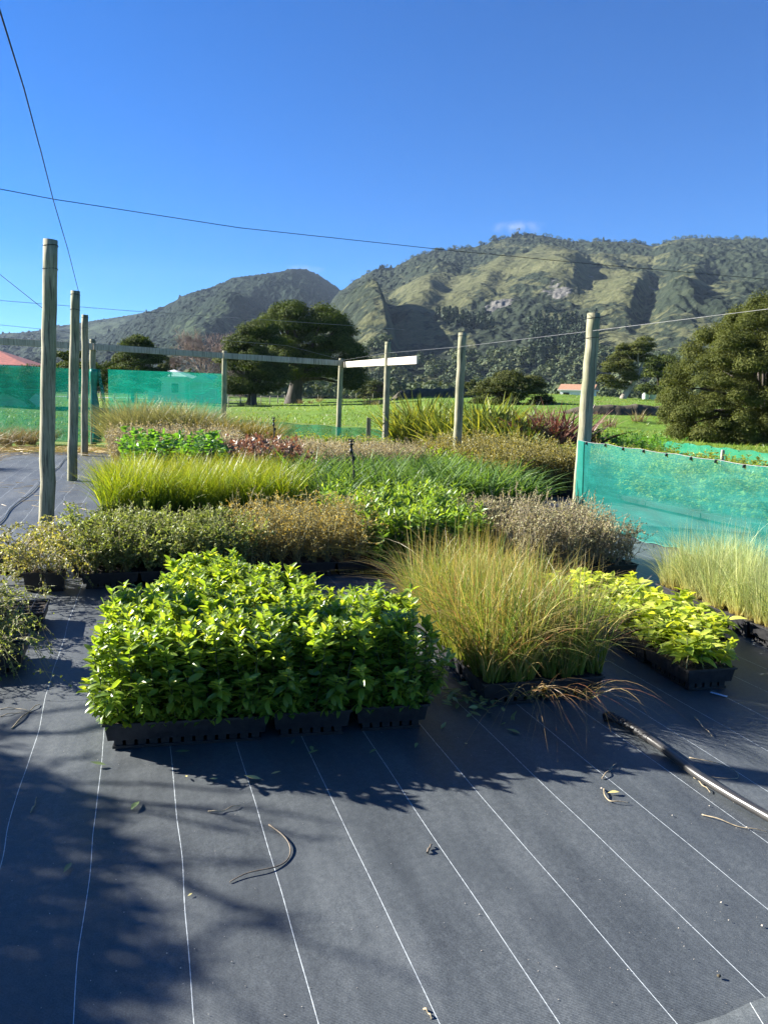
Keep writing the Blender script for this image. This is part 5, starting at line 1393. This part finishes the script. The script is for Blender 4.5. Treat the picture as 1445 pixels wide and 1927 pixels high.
sprinkler('black stake sprinkler rising from the strap-leaved plants', (656, 950), 9.6, (661, 838))
sprinkler('thin black sprinkler farther back, left of centre', (513, 880), 15.4, (515, 792))

# thin hose along the path between the left posts
P_ = np.array([G(x, y) for x, y in ((-20, 1000), (20, 965), (60, 925), (95, 893), (120, 868), (150, 850))]); P_[:, 2] = .02
s_ = np.linspace(0, len(P_) - 1, 40); Q = np.stack([np.interp(s_, np.arange(len(P_)), P_[:, k]) for k in range(3)], 1); Q[:, 0] += .03 * np.sin(s_ * 4)
b = MB(); b.tube(Q - Q[0] * [1, 1, 0], .006, 8); tag(b.build('drip_hose', M['hose'], None, Q[0] * [1, 1, 0]), 'thin black hose along the mat path between the left posts', 'hose')

# ------------------------------------------------------------------ litter on the mat
def leaf_mesh(L, W, mat, curl):
    b = MB(); b.leaves(np.array([[0, 0, .004]]), np.array([[1.0, 0, .05]]), np.array([[0, 0, 1.0]]), L, W, PROF_LANCE, curl, .3, 0, [.5]); return b.mesh('fallen_leaf', mat)


FL = [leaf_mesh(.068, .022, M['fallen'], c) for c in (-.12, .05, .12)]; FY = [leaf_mesh(.048, .019, M['fallen_yellow'], c) for c in (-.2, .1)]
for (x, y, yel, lab, s) in ((200, 1447, 0, 'green leaf pair lying nearest the left tray corner', 1.0), (247, 1532, 0, 'long green leaf alone in the left shade', 1.0), (135, 1632, 0, 'pale grey-green leaf at the lower left', .8),
                            (350, 1466, 1, 'small yellow leaf by the tray shadow, leftmost of two', .55), (410, 1472, 1, 'small yellow leaf by the tray shadow, right of another', .75), (492, 1474, 1, 'large pale yellow leaf at the edge of the tray shadow', 1.4),
                            (510, 1463, 1, 'curled yellow leaf touching the large pale one', .8), (358, 1420, 0, 'grey-green leaf in the deep shade before the wide tray', 1.0), (585, 1410, 0, 'upper leaf of two lying on a white thread', .8),
                            (580, 1425, 0, 'lower leaf of two lying on a white thread', .8), (708, 1416, 0, 'round-ended leaf on a thread in the shade', .7), (548, 1407, 0, 'small leaf in the shade left of the thread pair', .6),
                            (362, 1689, 1, 'tiny yellow-green scrap on the lower mat', .35), (830, 1378, 0, 'pointed leaf just right of the front right tray', .9), (785, 1404, 0, 'leaf lying upright in the shade before the right tray', .7),
                            (875, 1404, 1, 'small yellow leaf in the shade before the sedge', .6), (978, 1387, 0, 'cupped green leaf before the sedge tray', 1.1), (1165, 1498, 1, 'bright yellow leaf alone on the sunny mat', 1.0)):
    p = G(x, y); o = link('fallen_leaf', random.choice(FY if yel else FL), None, (p[0], p[1], .012), random.uniform(0, 6.28)); o.scale = (s, s, s); tag(o, lab, 'leaf', 'fallen leaves on the weed mat')
for k in range(85):
    x = random.gauss(880, 38); y = 1332 + (x - 890) * .3 + random.gauss(0, 18); p = G(x, y)
    o = link('fallen_leaf', random.choice(FL), None, (p[0], p[1], .012 + random.uniform(0, .045)), random.uniform(0, 6.28)); s = random.uniform(.7, 1.1); o.scale = (s, s, s); o.rotation_euler[0] = random.gauss(0, .35); o.rotation_euler[1] = random.gauss(0, .25)
    tag(o, 'green leaf in the fallen pile between the two front beds', 'leaf', 'fallen leaf pile between the front beds')


def stick(label, pxs, r, mat='twig', name='twig', lift=.008):
    P_ = np.array([G(*q) for q in pxs]); P_[:, 2] = lift + r
    n = 26; s_ = np.linspace(0, len(P_) - 1, n); Q = np.stack([np.interp(s_, np.arange(len(P_)), P_[:, k]) for k in range(3)], 1)
    for _ in range(5): Q[1:-1] = (Q[:-2] + Q[2:]) / 4 + Q[1:-1] / 2
    Q[:, 2] += .006 * np.sin(np.linspace(0, 6, n)) ** 2
    b = MB(); b.tube(Q - Q[0], np.linspace(r, r * .55, n), 7)
    return tag(b.build(name, M[mat], None, Q[0]), label, 'twig')


stick('long curved brown twig on the sunny mat', [(506, 1558), (522, 1570), (540, 1588), (550, 1606), (544, 1626), (522, 1640), (490, 1648), (460, 1652), (432, 1667)], .0031, 'stem_dark')
stick('thick short stick on the sunny mat', [(804, 1612), (808, 1604), (812, 1597)], .0045, 'stem_dark')
stick('pale twig in the left shade', [(58, 1534), (66, 1522), (69, 1506)], .003)
stick('thin grey twig above the curved one', [(392, 1532), (410, 1535), (430, 1528), (452, 1521)], .0025)
stick('straw stalk beside the pipe in the sun', [(1306, 1354), (1322, 1372), (1340, 1391)], .003)
stick('straight straw left of the yellow leaf', [(1132, 1470), (1146, 1455), (1160, 1442)], .0025)
stick('curved stalk with the white pebble near the yellow leaf', [(1136, 1490), (1136, 1504), (1150, 1516), (1184, 1517)], .003)
stick('long fine straw at the right edge', [(1320, 1538), (1360, 1552), (1405, 1566), (1445, 1572)], .0022)
stick('bent straw looping past the pipe shadow', [(1296, 1430), (1340, 1440), (1385, 1455), (1392, 1470), (1370, 1474), (1330, 1466)], .0022)
stick('short straw against the pipe', [(1305, 1468), (1320, 1482), (1336, 1497)], .0025)
stick('tiny bent twig at the bottom edge', [(797, 1907), (806, 1915), (812, 1927)], .003)
stick('dry brown sprig on the left mat', [(22, 1376), (45, 1352), (62, 1338), (75, 1330)], .003)
for k in range(2):
    stick('pale runner stalk under the left trays, %s of two' % ('upper', 'lower')[k], [(0, 1339 + 14 * k), (30, 1337 + 9 * k), (60, 1345)], .002)
b = MB()
for k in range(300):
    x = random.uniform(0, 1445); y = random.uniform(1370, 1920)
    p = G(x, y); s = abs(random.gauss(0, .0005)) + .0003
    q = rng.normal(size=(8, 3)); q = unit(q) * s * rng.uniform(.7, 1.2, (8, 1)); q[:, 2] *= .7
    c8 = np.array([[x_, y_, z_] for z_ in (-1, 1) for x_, y_ in ((-1, -1), (1, -1), (1, 1), (-1, 1))]) * s * rng.uniform(.5, 1.1, (8, 3))
    b.add(c8 + [p[0], p[1], .011], np.array([[3, 2, 1, 0], [4, 5, 6, 7], [0, 1, 5, 4], [1, 2, 6, 5], [2, 3, 7, 6], [3, 0, 4, 7]]))
tag(b.build('grit', M['stone']), kind='stuff')
for (x, y, lab, s) in ((1352, 1845, 'brown crumb of earth at the lower right', .011), (1405, 1563, 'white pebble on a thread by the right edge', .008), (1132, 1489, 'white pebble at the end of the curved stalk', .009),
                       (1265, 1540, 'small grey pebble below the pipe', .006), (1335, 1522, 'pale pebble between two threads', .006), (1357, 1705, 'tan pebble at the right of the mat', .007), (1434, 1749, 'small pebble at the right edge', .007)):
    p = G(x, y); n = 10; s *= .6; b = MB(); a = np.linspace(0, 6.28, n, endpoint=False)
    rad = s * rng.uniform(.75, 1.2, n)
    V = [(rad[i] * f * math.cos(a[i]), rad[i] * f * .8 * math.sin(a[i]), z * s) for f, z in ((.7, 0), (1, .35), (.75, .85), (.1, 1.0)) for i in range(n)]
    i = np.arange(3)[:, None] * n; j = np.arange(n)[None]
    b.add(V, np.stack([i + j, i + (j + 1) % n, i + n + (j + 1) % n, i + n + j], -1).reshape(-1, 4), 0, True)
    tag(b.build('pebble', M['bank'] if 'brown' in lab else M['stone'], None, (p[0], p[1], .009)), lab, 'pebble')
p = G(1352, 1311); b = MB(); b.box((0, 0, .012), (.085, .018, .0018), np.array([[math.cos(-.75), -math.sin(-.75), 0], [math.sin(-.75), math.cos(-.75), 0], [0, 0, 1]]))
tag(b.build('plant_tag', M['tag'], None, p), 'pale blue plant tag lying beside the yellow-green tray', 'tag')
p = G(1040, 905); b = MB(); b.box((0, 0, .42), (.07, .004, .05)); b.box((0, .004, .2), (.012, .004, .42)); tag(b.build('plant_tag', M['tag'], None, p), 'pale plant marker beside the olive hedge plants', 'tag')

# drooping red blades over the front of the sedge tray
b = MB(); n = 64
B = np.array([G(random.uniform(950, 1130), 1318, .12) for _ in range(n)]) + np.array([[0, random.uniform(.0, .10), 0] for _ in range(n)]); B[:, 2] = .12
aa = rng.normal(-1.1, .75, n); tl = rng.uniform(.5, 1.0, n)
d = np.stack([np.cos(aa) * np.sin(tl), np.sin(aa) * np.sin(tl), np.cos(tl)], 1)
o = B.mean(0) * [1, 1, 0]
b.blades(B - o, d, rng.uniform(.20, .52, n), .0030, rng.uniform(.25, .6, n), 9, 0, rng.uniform(.9, 1, n), rng.uniform(.25, .75, n))
front = [q for q in bpy.data.objects if q.get('label', '').startswith('tray of tall tan and green sedge at the near right')][0]
oo = link('drooping_blades', b.mesh('drooping_blades', M['grassB']), front)
bpy.context.view_layer.update()
oo.matrix_parent_inverse = front.matrix_world.inverted(); oo.location = o

b = MB(); n = 500
q = rng.normal(0, 1, (n, 2)) * [.035, .022]; z = .128 + .018 * np.exp(-(q ** 2).sum(1) / .0016) + rng.normal(0, .003, n)
c = G(968, 1277, .128); om = np.array([c[0], c[1], 0])
b.diamonds(np.stack([q[:, 0], q[:, 1], z], 1), rng.normal(0, .5, (n, 3)) + [0, 0, 1], .014, .008)
mo = link('moss', b.mesh('moss', M['leafQ']), front); mo.matrix_parent_inverse = front.matrix_world.inverted(); mo.location = om
# ------------------------------------------------------------------ straw and pasture texture
b = MB(); n = 5200
x = rng.uniform(-14, -3.6, n); y = 19.3 + (x + 6.2) * .16 + rng.normal(0, .6, n)
a = rng.uniform(0, 6.28, n)
b.blades(np.stack([x, y, np.full(n, .07)], 1), np.stack([np.cos(a), np.sin(a), rng.uniform(.02, .25, n)], 1), rng.uniform(.15, .45, n), .010, .1, 3)
tag(b.build('straw', M['straw']), kind='stuff')
b = MB(); n = 600
x = rng.uniform(-9, -3.6, n); y = rng.uniform(9, 20, n); a = rng.uniform(0, 6.28, n)
keep = vnoise(x * .6, y * .5, 4) > .62
x, y, a = x[keep], y[keep], a[keep]; n = len(x)
b.blades(np.stack([x, y, np.full(n, .014)], 1), np.stack([np.cos(a), np.sin(a), np.full(n, .02)], 1), rng.uniform(.1, .3, n), .007, .05, 3)
tag(b.build('scattered_straw', M['straw']), kind='stuff')


def pasture(n, r0, r1, h, w_):
    b = MB(); px = rng.uniform(-60, 1500, n); rr = np.exp(rng.uniform(math.log(r0), math.log(r1), n))
    dx = (px - 722.5) / FPX; y = rr; x = dx * rr
    keep = vnoise(x * .35, y * .35, 21) > .35
    x, y = x[keep], y[keep]; m = len(x)
    a = rng.uniform(0, 6.28, m); d = np.stack([np.cos(a) * .45, np.sin(a) * .45, np.ones(m)], 1)
    z = field_z(x, y)
    base = np.stack([x, y, np.zeros(m)], 1)
    b2 = MB(); s = (y / r0) ** .6
    b.blades(base, d, h * rng.uniform(.5, 1.4, m) * s ** .3, w_ * s, .3, 3)
    V = b.V[0]; V[:, 2] += np.repeat(z, 6)
    return tag(b.build('pasture_grass', M['blade']), kind='stuff')


pasture(28000, 25, 130, .16, .03)
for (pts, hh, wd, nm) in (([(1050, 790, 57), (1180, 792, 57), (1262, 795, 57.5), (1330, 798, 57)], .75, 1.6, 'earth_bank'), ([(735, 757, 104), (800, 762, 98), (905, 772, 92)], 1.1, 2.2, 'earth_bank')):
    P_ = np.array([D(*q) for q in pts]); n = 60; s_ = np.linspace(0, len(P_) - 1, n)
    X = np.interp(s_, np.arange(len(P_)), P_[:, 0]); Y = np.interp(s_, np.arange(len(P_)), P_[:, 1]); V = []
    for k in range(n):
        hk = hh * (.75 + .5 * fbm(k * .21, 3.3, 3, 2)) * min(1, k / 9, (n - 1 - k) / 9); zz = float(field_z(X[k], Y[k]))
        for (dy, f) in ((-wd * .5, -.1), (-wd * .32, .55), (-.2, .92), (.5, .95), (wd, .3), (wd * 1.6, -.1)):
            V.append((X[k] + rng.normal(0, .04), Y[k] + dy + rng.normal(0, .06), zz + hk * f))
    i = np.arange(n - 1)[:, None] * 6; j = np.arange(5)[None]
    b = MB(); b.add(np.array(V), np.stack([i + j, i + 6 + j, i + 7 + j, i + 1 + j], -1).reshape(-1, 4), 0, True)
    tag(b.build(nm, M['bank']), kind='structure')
# rank brown rushes in the pasture
mRush = [grass('rush_clump', 60, .7, .03, M['tussock'], (.1, .5), .3, .35, 4) for _ in range(2)]
for (px, dp) in ((565, 98), (585, 96), (690, 80), (700, 84), (708, 79), (716, 82), (600, 105), (455, 80), (640, 100), (725, 83), (1150, 50), (1205, 52)):
    p = D(px, 760, dp); p[2] = float(field_z(p[0], p[1]))
    clump('rush_clump', 'brown rush clump in the pasture near the huge tree' if px < 800 else 'brown rush clump by the bank on the right', 'rushes', p, random.choice(mRush), random.uniform(.9, 1.5), 'rushes in the pasture')

# ------------------------------------------------------------------ air
b = MB(); b.box((0, 0, 347), (9200, 9200, 710))
hz = b.build('haze', None) if False else None
m = bpy.data.materials.new('haze_air'); m.use_nodes = True; q = m.node_tree; q.nodes.clear()
oo_ = q.nodes.new('ShaderNodeOutputMaterial'); pv = q.nodes.new('ShaderNodeVolumePrincipled')
pv.inputs['Color'].default_value = (.6, .78, 1, 1); pv.inputs['Density'].default_value = .00005; pv.inputs['Anisotropy'].default_value = 0
q.links.new(pv.outputs[0], oo_.inputs['Volume'])
tag(b.build('haze', m), kind='stuff')
